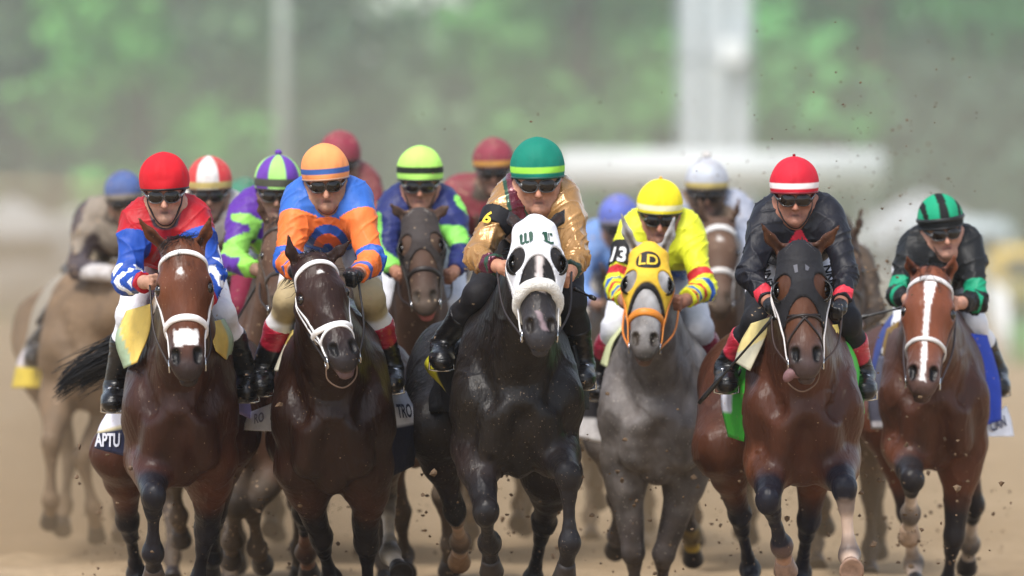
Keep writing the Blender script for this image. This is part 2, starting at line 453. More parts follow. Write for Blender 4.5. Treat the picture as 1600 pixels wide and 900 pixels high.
def horse(S):
    Yc, h = S['Y'], S.get('h', .0085)
    k = Yc / D0 / PPM
    wd = S.get('wd', 1.0)
    front = W(S['cx'], S['bot'], Yc + .15)
    cx, zb = front[0], front[2]
    zw = zb + S.get('deep', .78)
    mid, half = (zb + zw) / 2, (zw - zb) / 2
    yaw = S.get('yaw', 0.)
    ca, sa = math.cos(yaw), math.sin(yaw)
    def T(x, dy, z): return np.array([cx + x * wd * ca + sa * dy, Yc + dy * ca - x * sa, z])
    root = thing('race_horse', S['label'], 'horse', (cx, Yc + .5, 0.), 'race horses galloping down the dirt track')
    f = Field()
    Ry = np.array([[ca, sa, 0], [-sa, ca, 0], [0, 0, 1.]])
    # trunk
    f.cap(T(0, .42, mid + .01), T(0, 1.05, mid + .05), half * .97, half * .86, sc=(.60 * wd, 1, 1), R=Ry, tag='trunk')
    f.cap(T(0, .25, mid - .03), T(0, .24, mid + .10), .225, .20, k=.09, sc=(.98 * wd, 1, 1), R=Ry, tag='trunk')
    f.cap(T(0, 1.0, mid + .07), T(0, 1.58, mid + .09), half * .80, .29, k=.12, sc=(.80 * wd, 1, 1), R=Ry, tag='trunk')
    for s in (-1, 1):
        f.cap(T(s * .105, .42, zw - .13), T(s * .165, .17, mid + .0), .10, .105, k=.07, tag='trunk')
        f.cap(T(s * .078, .055, mid - .09), T(s * .105, .10, mid - .22), .092, .086, k=.06, tag='trunk')
        f.cap(T(s * .15, 1.62, mid + .10), T(s * .19, 1.28, mid - .16), .205, .15, k=.08, tag='trunk')
    f.cap(T(0, .09, mid - .16), T(0, .16, mid - .30), .06, .07, k=.06, tag='trunk')
    f.cap(T(0, .03, mid - .02), T(0, .07, mid - .12), .050, .05, k=.11, tag='trunk')
    f.cap(T(0, -.035, mid - .12), T(0, .0, mid - .27), .020, .026, k=.09, op=1, tag='groove')
    for s in (-1, 1):
        f.cap(T(s * .185, .10, mid + .16), T(s * .150, .00, mid - .02), .024, .028, k=.06, op=1, tag='groove')
        f.cap(T(s * .180, .30, mid + .22), T(s * .235, .22, mid - .08), .040, .050, k=.07, tag='trunk')
    f.cap(T(0, .5, zw - .07), T(0, .95, zw - .10), .075, .07, k=.12, tag='trunk')
    # head frame
    pl = W(S['poll'][0], S['poll'][1], Yc - .42 + S.get('headdy', 0))
    mz = W(S['muz'][0], S['muz'][1], Yc - .42 - S.get('nose', .20) + S.get('headdy', 0))
    Dv = nrm(mz - pl); hs = np.linalg.norm(mz - pl) / .61
    fy = np.array([S.get('turn', 0.), -1, 0]); Fv = nrm(fy - Dv * (fy @ Dv)); U = np.cross(Dv, Fv)
    if U[0] < 0: U = -U
    HR = np.stack([U, Fv, Dv], 1)
    def H(u, ff, d): return pl + hs * (u * U + ff * Fv + d * Dv)
    def hc(a, b, ra, rb=None, k=.03, su=1., **kw):
        f.cap(H(*a), H(*b), ra * hs, (ra if rb is None else rb) * hs, k=k * hs, sc=(su, 1, 1), R=HR, **kw)
    def hc2(a, b, ra, rb=None, **kw):
        for s in (-1, 1): hc((s * a[0], a[1], a[2]), (s * b[0], b[1], b[2]), ra, rb, **kw)
    # neck
    f.cap(T(0, .44, mid + .13), H(0, -.19, .10), .255, .105, k=.10, sc=(.74, 1, 1), R=Ry, tag='neck')
    f.cap(T(0, .52, zw - .05), H(0, -.17, .0), .08, .06, k=.08, tag='neck')
    f.cap(T(0, .10, mid + .10), H(0, -.21, .20), .12, .07, k=.07, tag='neck')
    # head
    hc((0, -.095, .035), (0, -.085, .17), .085, .088, k=.05, su=1.12, tag='head')
    hc2((.078, -.09, .18), (.086, -.088, .20), .040, k=.035, tag='head')
    hc2((.060, -.075, .11), (.075, -.075, .16), .030, k=.04, tag='head')
    hc((0, -.062, .19), (0, -.055, .47), .064, .042, k=.05, su=1.05, tag='head')
    hc((0, -.115, .2), (0, -.085, .46), .100, .060, k=.05, tag='head')
    hc2((.074, -.10, .25), (.048, -.085, .41), .026, .018, k=.035, tag='head')
    hc2((.046, -.20, .19), (.034, -.15, .36), .074, .05, k=.05, tag='head')
    hc((0, -.16, .36), (0, -.105, .54), .046, .034, k=.05, tag='muzzle')
    hc((0, -.074, .47), (0, -.070, .548), .058, .060, k=.05, su=1.08, tag='muzzle')
    hc2((.044, -.034, .492), (.054, -.046, .535), .027, .025, k=.02, tag='muzzle')
    hc2((.030, -.018, .500), (.040, -.020, .545), .012, .012, k=.015, tag='muzzle')
    hc((0, -.052, .572), (0, -.058, .588), .032, .028, k=.025, su=1.6, tag='muzzle')
    hc((0, -.100, .580), (0, -.104, .604), .033, .027, k=.012, su=1.45, tag='muzzle')
    hc2((.052, -.010, .505), (.046, -.016, .540), .021, .013, k=.010, op=1, tag='nostril')
    hc((-.06, -.080, .600), (.06, -.080, .600), .0080, k=.006, op=1, tag='mouth')
    hc2((.125, -.062, .19), (.118, -.070, .195), .020, k=.02, op=1, tag='socket')
    eL, eR = S['ears']
    for s, e in ((-1, eL), (1, eR)):
        tp = W(e[0], e[1], pl[1] + .05 + S.get('eardy', 0))
        b0 = H(s * .062, -.115, -.005); m = b0 * .45 + tp * .55 + U * s * .012 * hs
        eax = nrm(tp - b0); en = nrm(Fv + .35 * s * U - eax * (eax @ Fv)); eu = np.cross(eax, en)
        ER = np.stack([nrm(eu), nrm(np.cross(nrm(eu), eax)), eax], 1)
        f.cap(b0, m, .024 * hs, .025 * hs, k=.03, sc=(1, .62, 1), R=ER, tag='ear')
        f.cap(m, tp + eax * .015, .025 * hs, .007 * hs, k=.012, sc=(1, .62, 1), R=ER, tag='ear')
        f.cap(b0 + en * .022 * hs + eax * .025, m + en * .024 * hs + eax * .05, .014 * hs, .010 * hs, k=.012, op=1, tag='earhole')
    # legs
    hoof_parts = []
    lower_sock = []; upper_leg = []
    for nm, s in (('fl', -1), ('fr', 1)):
        L = S[nm]; E = T(s * .165, .27, zb + .14)
        sg = L.get('s', (-1, 1, 1))
        K = solve(E, L['k'], .43, sg[0]); Fk = solve(K, L['f'], .29, sg[1]); Hf = solve(Fk, L['h'], .15, sg[2])
        f.cap(T(s * .165, .17, mid - .02), E, .108, .098, k=.05, tag='trunk')
        q = E * .72 + K * .28
        f.cap(E, q, .104, .090, k=.06, tag='arm'); f.cap(q, K, .084, .050, k=.05, tag='arm'); f.cap(K * .72 + E * .28, K, .03, .035, k=.03, tag='arm2')
        f.cap(E * .85 + K * .15 + np.array([s * .02, -.02, 0]), E * .55 + K * .45 + np.array([s * .012, -.01, 0]), .066, .045, k=.04, tag='arm')
        leg_low(f, K, Fk, Hf, 'lo_' + nm, .046)
        hoof_parts.append((nm, Fk, Hf)); lower_sock.append((nm, K, Fk, Hf)); upper_leg.append((E, K, .48, .26))
    for nm, s in (('hl', -1), ('hr', 1)):
        L = S[nm]
        St = T(s * .19, 1.22, mid - .17)
        if 'st' in L: St = W(L['st'][0], L['st'][1], Yc + 1.2)
        sg = L.get('s', (1, -1, -1))
        Hk = solve(St, L['k'], .46, sg[0]); Fk = solve(Hk, L['f'], .38, sg[1]); Hf = solve(Fk, L['h'], .15, sg[2])
        f.cap(T(s * .17, 1.55, mid + .02), St, .20, .13, k=.07, tag='trunk')
        q = St * .6 + Hk * .4
        f.cap(St, q, .125, .085, k=.06, tag='arm'); f.cap(q, Hk, .080, .044, k=.05, tag='arm'); f.cap(Hk * .7 + St * .3, Hk, .03, .035, k=.03, tag='arm2')
        f.cap(St * .2 + Hk * .8 + np.array([0, .05, .0]), Hk + np.array([0, .05, .03]), .022, .026, k=.04, tag='arm')
        leg_low(f, Hk, Fk, Hf, 'lo_' + nm, .046)
        hoof_parts.append((nm, Fk, Hf)); lower_sock.append((nm, Hk, Fk, Hf)); upper_leg.append((St, Hk, .62, .3))
    V, Q = f.mesh(h)
    # coat colours
    base, points, muzc = lin(S['coat']), lin(S.get('points', S['coat'])), lin(S.get('muzzle', S['coat']))
    facec = lin(S.get('face', S['coat']))
    armc = lin(S.get('arm', S['coat']))
    groups = [(['trunk', 'neck'], base), (['head', 'ear'], facec), (['muzzle'], muzc), (['arm'], armc), (['arm2'], points * .65 + armc * .35)]
    for nm, *_ in lower_sock: groups.append((['lo_' + nm], points))
    ws = np.stack([np.exp(-np.maximum(f.tagdist(V, g), -.03) / .022) for g, _ in groups], 1)
    ws /= ws.sum(1, keepdims=True)
    C = ws @ np.stack([c for _, c in groups])
    for A_, B_, t0_, tw_ in upper_leg:
        ax = B_ - A_; t = ((V - A_) @ ax) / (ax @ ax); dl = np.linalg.norm(V - A_ - np.clip(t, 0, 1.1)[:, None] * ax, axis=1)
        w = np.clip((t + .05 * vnoise(V, 14, 6) - t0_) / tw_, 0, 1) * np.clip((.15 - dl) / .03, 0, 1) * (t < 1.3)
        C = C * (1 - w[:, None]) + points * w[:, None]
    C *= (1 + .22 * vnoise(V, 5, S['seed']) + .12 * vnoise(V, 17, S['seed']))[:, None]
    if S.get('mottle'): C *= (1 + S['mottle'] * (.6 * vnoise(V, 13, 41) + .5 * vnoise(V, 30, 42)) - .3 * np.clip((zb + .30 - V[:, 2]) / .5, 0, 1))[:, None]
    loc = (V - pl) @ HR / hs; u, ff, d = loc.T
    nh = (np.abs(u) < .2) & (d > -.08) & (d < .68) & (ff > -.33) & (ff < .06)
    # darker skin inside nostrils, ears and round the eyes
    for tg, cc, wdt in (('nostril', '#0a0605', .012), ('mouth', '#1a0f0d', .004), ('socket', '#120a07', .010), ('earhole', '#2a1812', .006)):
        dd = np.full(len(V), 9.)
        for p in f.pr:
            if p['tag'] == tg: dd = np.minimum(dd, Field.dist(p, V[:, 0], V[:, 1], V[:, 2]))
        w = np.clip(1 - dd / wdt, 0, 1) * nh
        if tg == 'earhole': w = np.clip(1 - dd / wdt, 0, 1) * .8
        C = C * (1 - w[:, None]) + lin(cc) * w[:, None]
    if 'lips' in S:
        w = np.clip((d - .582) / .010, 0, 1) * nh * np.clip((-.055 - ff) / .02, 0, 1)
        C = C * (1 - w[:, None]) + lin(S['lips']) * w[:, None]
    for mk, cc in S.get('marks', []):
        w = np.clip(mk(u + .006 * vnoise(V, 60, 3), d + .006 * vnoise(V, 60, 5)), 0, 1) * nh * (ff > -.12)
        C = C * (1 - w[:, None]) + lin(cc) * w[:, None]
    for nm, K, Fk, Hf in lower_sock:
        sk = S.get('socks', {}).get(nm)
        if sk:
            ax = Fk - K; t = ((V - K) @ ax) / (ax @ ax) + .03 * vnoise(V, 40, 2)
            near = np.exp(-np.maximum(f.tagdist(V, ['lo_' + nm]), 0) / .01)
            w = np.clip((t - sk[0]) / .06, 0, 1) * near
            C = C * (1 - w[:, None]) + lin(sk[1]) * w[:, None]
    # raised veins and hide folds
    V = V + (.0022 * vnoise(V, (15, 15, 7), 3) + .0085 * vnoise(V + .04 * vnoise(V, 4, 12)[:, None], (9, 9, 4.5), 8) * (f.tagdist(V, ['trunk', 'neck', 'arm']) < .02))[:, None] * f.grad(V)
    vn = np.maximum(0, 1 - np.abs(vnoise(V + .02 * vnoise(V, 12, 31)[:, None], (8, 8, 4.5), 21)) * 8) * np.clip(vnoise(V, 3, 5) * 2 + .6, 0, 1)
    V = V + (.0042 * vn)[:, None] * f.grad(V)
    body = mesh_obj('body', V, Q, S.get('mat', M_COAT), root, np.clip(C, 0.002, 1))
    for nm, Fk, Hf in hoof_parts:
        ax = nrm(Hf - Fk); pos = Hf + ax * .012
        c = lin(S.get('hoofc', {}).get(nm, '#2b2320'))
        fw = nrm(np.array([0, -1, 0]) - ax * (-ax[1])); sd = np.cross(ax, fw)
        vv, ffc = [], []
        for i, (t, r) in enumerate(((-.050, .035), (-.035, .041), (.01, .048), (.040, .055), (.041, .044), (.030, .02))):
            for j in range(16):
                a = j / 16 * 2 * math.pi
                vv.append(pos + ax * t + (fw * math.cos(a) * 1.12 + sd * math.sin(a)) * r + fw * .008 * (t + .05) / .09)
        for i in range(5):
            for j in range(16): ffc.append([i * 16 + j, i * 16 + (j + 1) % 16, (i + 1) * 16 + (j + 1) % 16, (i + 1) * 16 + j])
        ffc.append([80 + j for j in range(16)]); ffc.append([j for j in range(16)][::-1])
        mesh_obj('hoof', np.array(vv), ffc, M_HOOF, root, np.tile(c, (len(vv), 1)))
    for s in (-1, 1):
        vv, fc = ellipsoid(H(s * .107, -.076, .192), np.array([.021, .024, .024]) * hs, HR)
        mesh_obj('eye', vv, fc, M_EYE, root)
    # hair
    hc_ = lin(S.get('hair', '#0b0808'))
    rr = random.Random(S['seed'])
    if S.get('forelock', True):
        ro = [H(rr.gauss(0, .022), -.06 - rr.random() * .05, -.055 + rr.random() * .05) for _ in range(480)]
        strands(ro, [nrm(Fv * .30 + Dv * rr.uniform(-.1, 1.) + U * rr.gauss(0, .22)) for _ in ro], .09 if not S.get('longlock') else .13, M_HAIR, 'forelock', root, hc_, sag=.35, w=.0019, wild=.10, rnd=rr, locks=22)
    ro = []; di = []
    A0 = T(0, .5, zw + .01)
    for i in range(420):
        t = rr.random(); B0 = H(0, -.19, -.055)
        ro.append(A0 * (1 - t) + B0 * t + U * rr.gauss(0, .018)); di.append(nrm(np.array([rr.gauss(0, .45), .8, .55 + rr.gauss(0, .3)])))
    strands(ro, di, .20, M_HAIR, 'mane', root, hc_, sag=.5, w=.0035, wild=.2, rnd=rr)
    dock = T(0, 1.98, mid + .22)
    tl = S.get('tail', (.05, .75, .02)); ro = [dock + np.array([rr.gauss(0, .025), rr.gauss(0, .03), rr.gauss(0, .025)]) for _ in range(420)]
    strands(ro, [nrm(np.array(tl) + np.array([rr.gauss(0, .07), rr.gauss(0, .06), rr.gauss(0, .10)])) for _ in ro], S.get('taillen', .75), M_HAIR, 'tail', root, hc_, sag=.35, w=.006, seg=9, wild=.10, rnd=rr)
    # tack
    hf = f.sub(['head', 'muzzle'])
    def onhead(pts, n=26, off=.002, closed=False):
        P = spline(np.array([H(*p) for p in pts]), n)
        P = hf.project(P, off); return P, hf.grad(P)
    def strap(name, pts, w, col, parent, n=26, off=.0015, th=.004):
        P, N = onhead(pts, n, off); V2, F2 = ribbon(P, N, w, th)
        return mesh_obj(name, V2, F2, M_STRAP, parent, np.tile(lin(col), (len(V2), 1)))
    def ring(d0, tilt=0., n=48, off=.0015, back=1.):
        P = []
        for i in range(n):
            a = 2 * math.pi * i / n
            P.append(H(.085 * math.cos(a), -.10 + .085 * math.sin(a), d0 - tilt * math.sin(a)))
        P = hf.project(np.array(P), off, 9); return P, hf.grad(P)
    bc = S.get('bridle', '#17120f')
    if 'hood' in S:
        hd = S['hood']
        eye = hd.get('eye', (.045, .056)); apex = hd['apex']; bot = hd.get('low', .40); half_w = hd.get('half', .078)
        def hcoord(X, Y, Z):
            dX, dY, dZ = X - pl[0], Y - pl[1], Z - pl[2]
            return [(dX * HR[0, i] + dY * HR[1, i] + dZ * HR[2, i]) / hs for i in range(3)]
        def clip(X, Y, Z):
            uu, fv, dd = hcoord(X, Y, Z)
            au = np.abs(uu)
            r = np.maximum(dd - bot, -(fv + .235))
            hole = (1 - np.sqrt((uu / half_w) ** 2 + ((dd - (apex + .17)) / .17) ** 2)) * .07
            hole = np.where(dd > apex + .17, half_w - au, hole)
            hole = np.where(fv < -.125, -.05, hole)
            ey = (1 - np.sqrt(((au - .092) / eye[0]) ** 2 + ((dd - .185 - (au - .09) * .35) / eye[1]) ** 2)) * .045
            ey = np.where(fv < -.11, -.03, ey)
            eh = .050 - np.sqrt((au - .082) ** 2 * .8 + (dd + .075) ** 2 * .55)
            return np.maximum(np.maximum(np.maximum(r, hole), ey), eh) * hs
        hfield = f.sub(['head', 'muzzle'])
        HV, HF = hfield.mesh(min(h, .007), off=.0075 * hs, clip=clip)
        HV = HV + hfield.grad(HV) * (.0026 * (1 - np.abs(vnoise(HV, (14, 14, 26), 4))) ** 3)[:, None]
        lc = (HV - pl) @ HR / hs
        cc = np.tile(lin(hd['col']), (len(HV), 1))
        if 'trim' in hd:
            uu, fv, dd = lc.T
            hole = np.where(dd > apex + .17, half_w - np.abs(uu), (1 - np.sqrt((uu / half_w) ** 2 + ((dd - (apex + .17)) / .17) ** 2)) * .07)
            w = np.clip((hole + .018) / .006, 0, 1) * (fv > -.13) * (dd < bot)
            cc = cc * (1 - w[:, None]) + lin(hd['trim']) * w[:, None]
        hood = mesh_obj('blinker_hood', HV, HF, M_CLOTH, root, cc)
        for s in (-1, 1):
            c0 = H(s * .098, -.075, .205); pts = []; fcs = []
            rim = []
            nu, nv = 18, 7
            ax = nrm(Fv * .9 + U * (-s) * .45); side = nrm(U * s - ax * (ax @ (U * s))); dn = np.cross(ax, side)
            for lay in (1., .86):
                for i in range(nv + 1):
                    th = math.pi / 2 * i / nv
                    for j in range(nu):
                        a = math.pi * (j / (nu - 1) - .5) * 1.25
                        r = .043 * hs * lay
                        pts.append(c0 + side * (r * .95 * math.cos(a) * math.cos(th) + .012 * hs) + dn * r * 1.2 * math.sin(a) * math.cos(th) - ax * (r * 1.3 * math.sin(th) - .028 * hs))
            m0 = (nv + 1) * nu
            for i in range(nv):
                for j in range(nu - 1):
                    a = i * nu + j; fcs.append([a, a + 1, a + nu + 1, a + nu]); fcs.append([m0 + a, m0 + a + nu, m0 + a + nu + 1, m0 + a + 1])
            for j in range(nu - 1): fcs.append([j + 1, j, m0 + j, m0 + j + 1])
            mesh_obj('blinker_cup', np.array(pts), fcs, M_BOOT, hood, np.tile(lin(hd.get('cup', '#0a0a0b')), (len(pts), 1)))
        for tx, sz, (tu, td), tcol, bold in hd.get('text', []):
            RT = np.stack([U, -Dv], 1)
            V2, F2 = text_mesh(tx, sz * hs, RT, H(tu, .0, td), lambda P: hfield.project(P, .0135 * hs), bold)
            mesh_obj('hood_lettering', V2, F2, M_PRINT, hood, np.tile(lin(tcol), (len(V2), 1)), smooth=False)
        for poly, tcol, lift in hd.get('polys', []):
            bm = bmesh.new()
            for pg in poly:
                bm.faces.new([bm.verts.new((x, y, 0)) for x, y in pg])
            bmesh.ops.triangulate(bm, faces=bm.faces)
            bmesh.ops.subdivide_edges(bm, edges=[e for e in bm.edges if e.calc_length() > .012], cuts=2); bmesh.ops.triangulate(bm, faces=bm.faces)
            vv = np.array([v.co[:] for v in bm.verts]); fc = [[v.index for v in q.verts] for q in bm.faces]; bm.free()
            P = hfield.project(np.array([H(x, -.005, y) for x, y, _ in vv]), (.0108 + lift) * hs)
            mesh_obj('hood_emblem', P, fc, M_PRINT, hood, np.tile(lin(tcol), (len(P), 1)), smooth=False)
    P, N = onhead([(-.125, -.15, .11), (-.122, -.09, .075), (-.085, -.03, .055), (0, 0, .042), (.085, -.03, .055), (.122, -.09, .075), (.125, -.15, .11)], 40, .003 if 'hood' not in S else .011)
    if 'hood' in S and not S['hood'].get('browband'):
        V2, F2 = ribbon(*onhead([(-.10, -.25, .10), (-.11, -.2, .16), (-.10, -.17, .28)], 16, .010), .014, .004)
    else:
        V2, F2 = ribbon(P, N, S.get('browwd', .022), .006)
    br = mesh_obj('bridle', V2, F2, M_STRAP, root, np.tile(lin(S.get('brow', bc)), (len(V2), 1)))
    nd0 = S.get('noseband', .355)
    if nd0:
        P, N = ring(nd0, S.get('nosetilt', .02)); V2, F2 = ribbon(P, N, S.get('nosewd', .024), .007, True)
        mesh_obj('noseband', V2, F2, M_STRAP, br, np.tile(lin(S.get('nosecol', bc)), (len(V2), 1)))
    if S.get('nose2'):
        P, N = ring(S['nose2'], .05); V2, F2 = ribbon(P, N, .014, .005, True)
        mesh_obj('drop_noseband', V2, F2, M_STRAP, br, np.tile(lin(S.get('nosecol', bc)), (len(V2), 1)))
    if S.get('fig8'):
        for s in (-1, 1):
            strap('crossed_noseband', [(s * .10, -.16, .30), (s * .075, -.07, .315), (0, -.0, .35), (-s * .055, -.04, .43), (-s * .06, -.10, .50)], .010, S.get('nosecol', bc), br, 30, .003)
    if S.get('roll'):
        P, N = ring(S['roll'][0], S['roll'][1]); rr_ = S['roll'][2] * hs
        P = P + N * rr_ * .25
        n_ = len(P); front_ = np.clip(((P - H(0, -.12, S['roll'][0])) @ Fv) / .08, -.3, 1)
        V2, F2 = tube(P, rr_ * (.62 + .38 * np.clip(front_, 0, 1)), 16, True)
        V2 = V2 + .004 * vnoise(V2, 50, 1)[:, None]
        mesh_obj('shadow_roll', V2, F2, M_FLEECE, root)
    cc = S.get('cheek', bc)
    off = .0015 if 'hood' not in S else .0100
    for s in (-1, 1):
        strap('cheek_strap', [(s * .105, -.19, .02), (s * .125, -.13, .12), (s * .118, -.115, .22), (s * .09, -.10, .34), (s * .068, -.09, .44), (s * .062, -.085, .515)], S.get('cheekwd', .014), cc, br, 30, off)
        if S.get('cheek2'):
            strap('cheek_strap', [(s * .118, -.15, .10), (s * .130, -.155, .22), (s * .105, -.14, .34), (s * .075, -.11, .46)], .011, cc, br, 26, off)
        bit = hf.project(np.array([H(s * .066, -.088, .535)]), .010)[0]
        a = np.linspace(0, 2 * math.pi, 21)[:-1]
        rg = np.array([bit + (Fv * math.cos(t) + Dv * math.sin(t)) * .027 * hs for t in a])
        V2, F2 = tube(rg, .0045, 6, True); mesh_obj('bit_ring', V2, F2, M_METAL, br)
        hp = S.get('rein', {}).get(s)
        if hp is not None:
            end = W(hp[0], hp[1], Yc + hp[2])
            midp = T(s * .15, .05, (bit[2] + end[2]) / 2 - .06); midp = (bit + end) / 2 + np.array([s * .022, 0, -.03])
            V2, F2 = tube(spline([bit, midp, end], 24), .0052, 6)
            mesh_obj('rein', V2, F2, M_STRAP, br, np.tile(lin(S.get('reincol', '#2a1f1b')), (len(V2), 1)))
        if S.get('chin_rein') and s == -1:
            V2, F2 = tube(spline([bit, H(-.085, -.14, .60), H(-.02, -.16, .645), H(.05, -.14, .61), H(.066, -.088, .535)], 26), .0035, 6)
            mesh_obj('chin_strap', V2, F2, M_STRAP, br, np.tile(lin('#6f5848'), (len(V2), 1)))
    if S.get('tongue'):
        V2, F2 = tube(spline([H(-.02, -.09, .585), H(-.065, -.075, .585), H(-.085, -.085, .600), H(-.098, -.095, .618)], 14), [.018, .021, .022, .023, .024, .024, .024, .024, .023, .022, .020, .017, .013, .006], 10)
        mesh_obj('tongue', V2, F2, M_SKIN, root, np.tile(lin('#755657'), (len(V2), 1)))
    # girth, saddle, cloths
    trunk = f.sub(['trunk'])
    a = np.linspace(0, 2 * math.pi, 61)[:-1]
    P = trunk.project(np.array([T(.27 * math.sin(t), .72, mid + half * math.cos(t)) for t in a]), .004, 8)
    V2, F2 = ribbon(P, trunk.grad(P), .09, .012, True)
    mesh_obj('girth', V2, F2, M_CLOTH, root, np.tile(lin(S.get('girth', '#d8d5cf')), (len(V2), 1)))
    sd = Field()
    sd.cap(T(0, .62, zw + .02), T(0, 1.05, zw + .015), .055, .06, k=.05, sc=(1.9, 1, .8)); sd.cap(T(0, .58, zw + .03), T(0, .60, zw + .055), .05, .04, k=.05); sd.cap(T(0, 1.1, zw + .03), T(0, 1.12, zw + .06), .06, .05, k=.05, sc=(1.6, 1, .7))
    for s in (-1, 1): sd.cap(T(s * .1, .68, zw - .03), T(s * .27, .66, zw - .27), .03, .018, k=.05, sc=(1, 3.2, 1))
    V2, Q2 = sd.mesh(.014); mesh_obj('saddle', V2, Q2, M_BOOT, root, np.tile(lin('#1a1412'), (len(V2), 1)))
    for nm, key in (('saddle_cloth', 'scloth'),):
        c = S.get(key)
        if not c: continue
        nd_, nt_ = 14, 40
        G = np.zeros((nd_, nt_, 3)); CC = np.zeros((nd_, nt_, 3))
        for j in range(nt_):
            t = 2 * j / (nt_ - 1) - 1; side = 0 if t < 0 else 1
            for i in range(nd_):
                dy = c['dy'][0] + (c['dy'][1] - c['dy'][0]) * i / (nd_ - 1)
                zl = c['z'][side]
                drop = abs(t)
                z = zw + .02 - (zw + .02 - zl) * drop ** 1.25
                zz = np.clip((z - mid) / half, -1, 1); x = (1 if side else -1) * .30 * math.sqrt(max(1 - zz * zz, 0.002))
                G[i, j] = T(x, dy, z); CC[i, j] = lin(c['col'](side, drop, i / (nd_ - 1)))
        sh = G.reshape(-1, 3); zkeep = sh[:, 2].copy()
        pr = trunk.project(sh, c.get('off', .02), 8); pr[:, 2] = .6 * zkeep + .4 * pr[:, 2]
        pr = pr.reshape(nd_, nt_, 3)
        for j in range(nt_):
            t = 2 * j / (nt_ - 1) - 1; side = 0 if t < 0 else 1; drop = abs(t)
            fl = c['flare'][side] * max(0, (drop - .25) / .75) ** 1.4
            for i in range(nd_):
                wv = .014 * math.sin(i * 1.1 + 5 * drop + S['seed']) * drop
                pr[i, j, 0] += (1 if side else -1) * (fl + wv)
        cl_o = sheet(pr, .006, nm, M_CLOTH, root, CC)
        for tx, side, drop, sz, tcol in c.get('text', []):
            j = int(round(((-drop if side == 0 else drop) + 1) / 2 * (nt_ - 1)))
            o_ = pr[0, j]; up = nrm(pr[0, j - 1] - pr[0, j + 1]) if side else nrm(pr[0, j + 1] - pr[0, j - 1])
            if up[2] < 0: up = -up
            rd = nrm(pr[4, j] - pr[0, j]) if side else nrm(pr[0, j] - pr[4, j])
            nrm_out = np.cross(rd, up)
            if nrm_out[0] * (1 if side else -1) < 0: nrm_out = -nrm_out
            cen = pr[3, j] + nrm_out * .012
            V2, F2 = text_mesh(tx, sz, np.stack([rd, up], 1), cen, None, .02, 0)
            mesh_obj('cloth_lettering', V2, F2, M_PRINT, cl_o, np.tile(lin(tcol), (len(V2), 1)), smooth=False)
    for fl in S.get('flaps', []):
        nm, dyi, dyo, inn, out, colf = fl[:6]
        nu_, nv_ = 12, 22
        A = spline([W(p[0], p[1], Yc + dyi) for p in inn], nv_); B = spline([W(p[0], p[1], Yc + dyo) for p in out], nv_)
        G = np.zeros((nu_, nv_, 3)); CC = np.zeros((nu_, nv_, 3))
        for i in range(nu_):
            for j in range(nv_):
                u_, v_ = i / (nu_ - 1), j / (nv_ - 1)
                G[i, j] = A[j] * (1 - u_) + B[j] * u_ + np.array([0, -.03 * math.sin(math.pi * u_) - .012 * v_ * math.sin(u_ * 9 + S['seed']), 0])
                CC[i, j] = lin(colf(u_, v_))
        fo = sheet(G, .006, nm, M_CLOTH, root, CC)
        for tx, u_, v_, sz, tcol in fl[6:]:
            i, j = int(u_ * (nu_ - 1)), int(v_ * (nv_ - 1))
            rd = nrm(G[min(i + 2, nu_ - 1), j] - G[max(i - 2, 0), j]); rd = rd if rd[0] > 0 else -rd
            up = G[i, max(j - 2, 0)] - G[i, min(j + 2, nv_ - 1)]; up = nrm(up - rd * (up @ rd)); no = np.cross(rd, up); no = no if no[1] < 0 else -no
            V2, F2 = text_mesh(tx, sz, np.stack([rd, up], 1), G[i, j] + no * .014, None, .03, 0)
            mesh_obj('cloth_lettering', V2, F2, M_PRINT, fo, np.tile(lin(tcol), (len(V2), 1)), smooth=False)
    S['T'] = T; S['zw'] = zw; S['root'] = root; S['H'] = H; S['Yc'] = Yc
    return root

def leg_low(f, K, Fk, Hf, tg, rk):
    ax = nrm(Fk - K)
    f.cap(K + np.array([0, 0, .012]), K - np.array([0, 0, .012]), rk, rk * .92, k=.02, sc=(.95, 1, 1), tag=tg)
    f.cap(K, Fk, .028, .024, k=.03, tag=tg)
    f.cap(K, K * .72 + Fk * .28, .041, .028, k=.04, tag=tg); f.cap(K * .22 + Fk * .78, Fk, .024, .036, k=.03, tag=tg)
    f.cap(K + np.array([0, -.012, .02]), K + np.array([0, -.010, -.03]), .034, .030, k=.02, tag=tg)
    f.cap(K + np.array([0, .022, 0]), Fk + np.array([0, .026, 0]), .020, .020, k=.02, tag=tg)
    f.cap(Fk, Fk + np.array([0, .014, -.008]), .036, .034, k=.045, tag=tg)
    f.cap(Fk, Hf, .032, .038, k=.04, tag=tg)
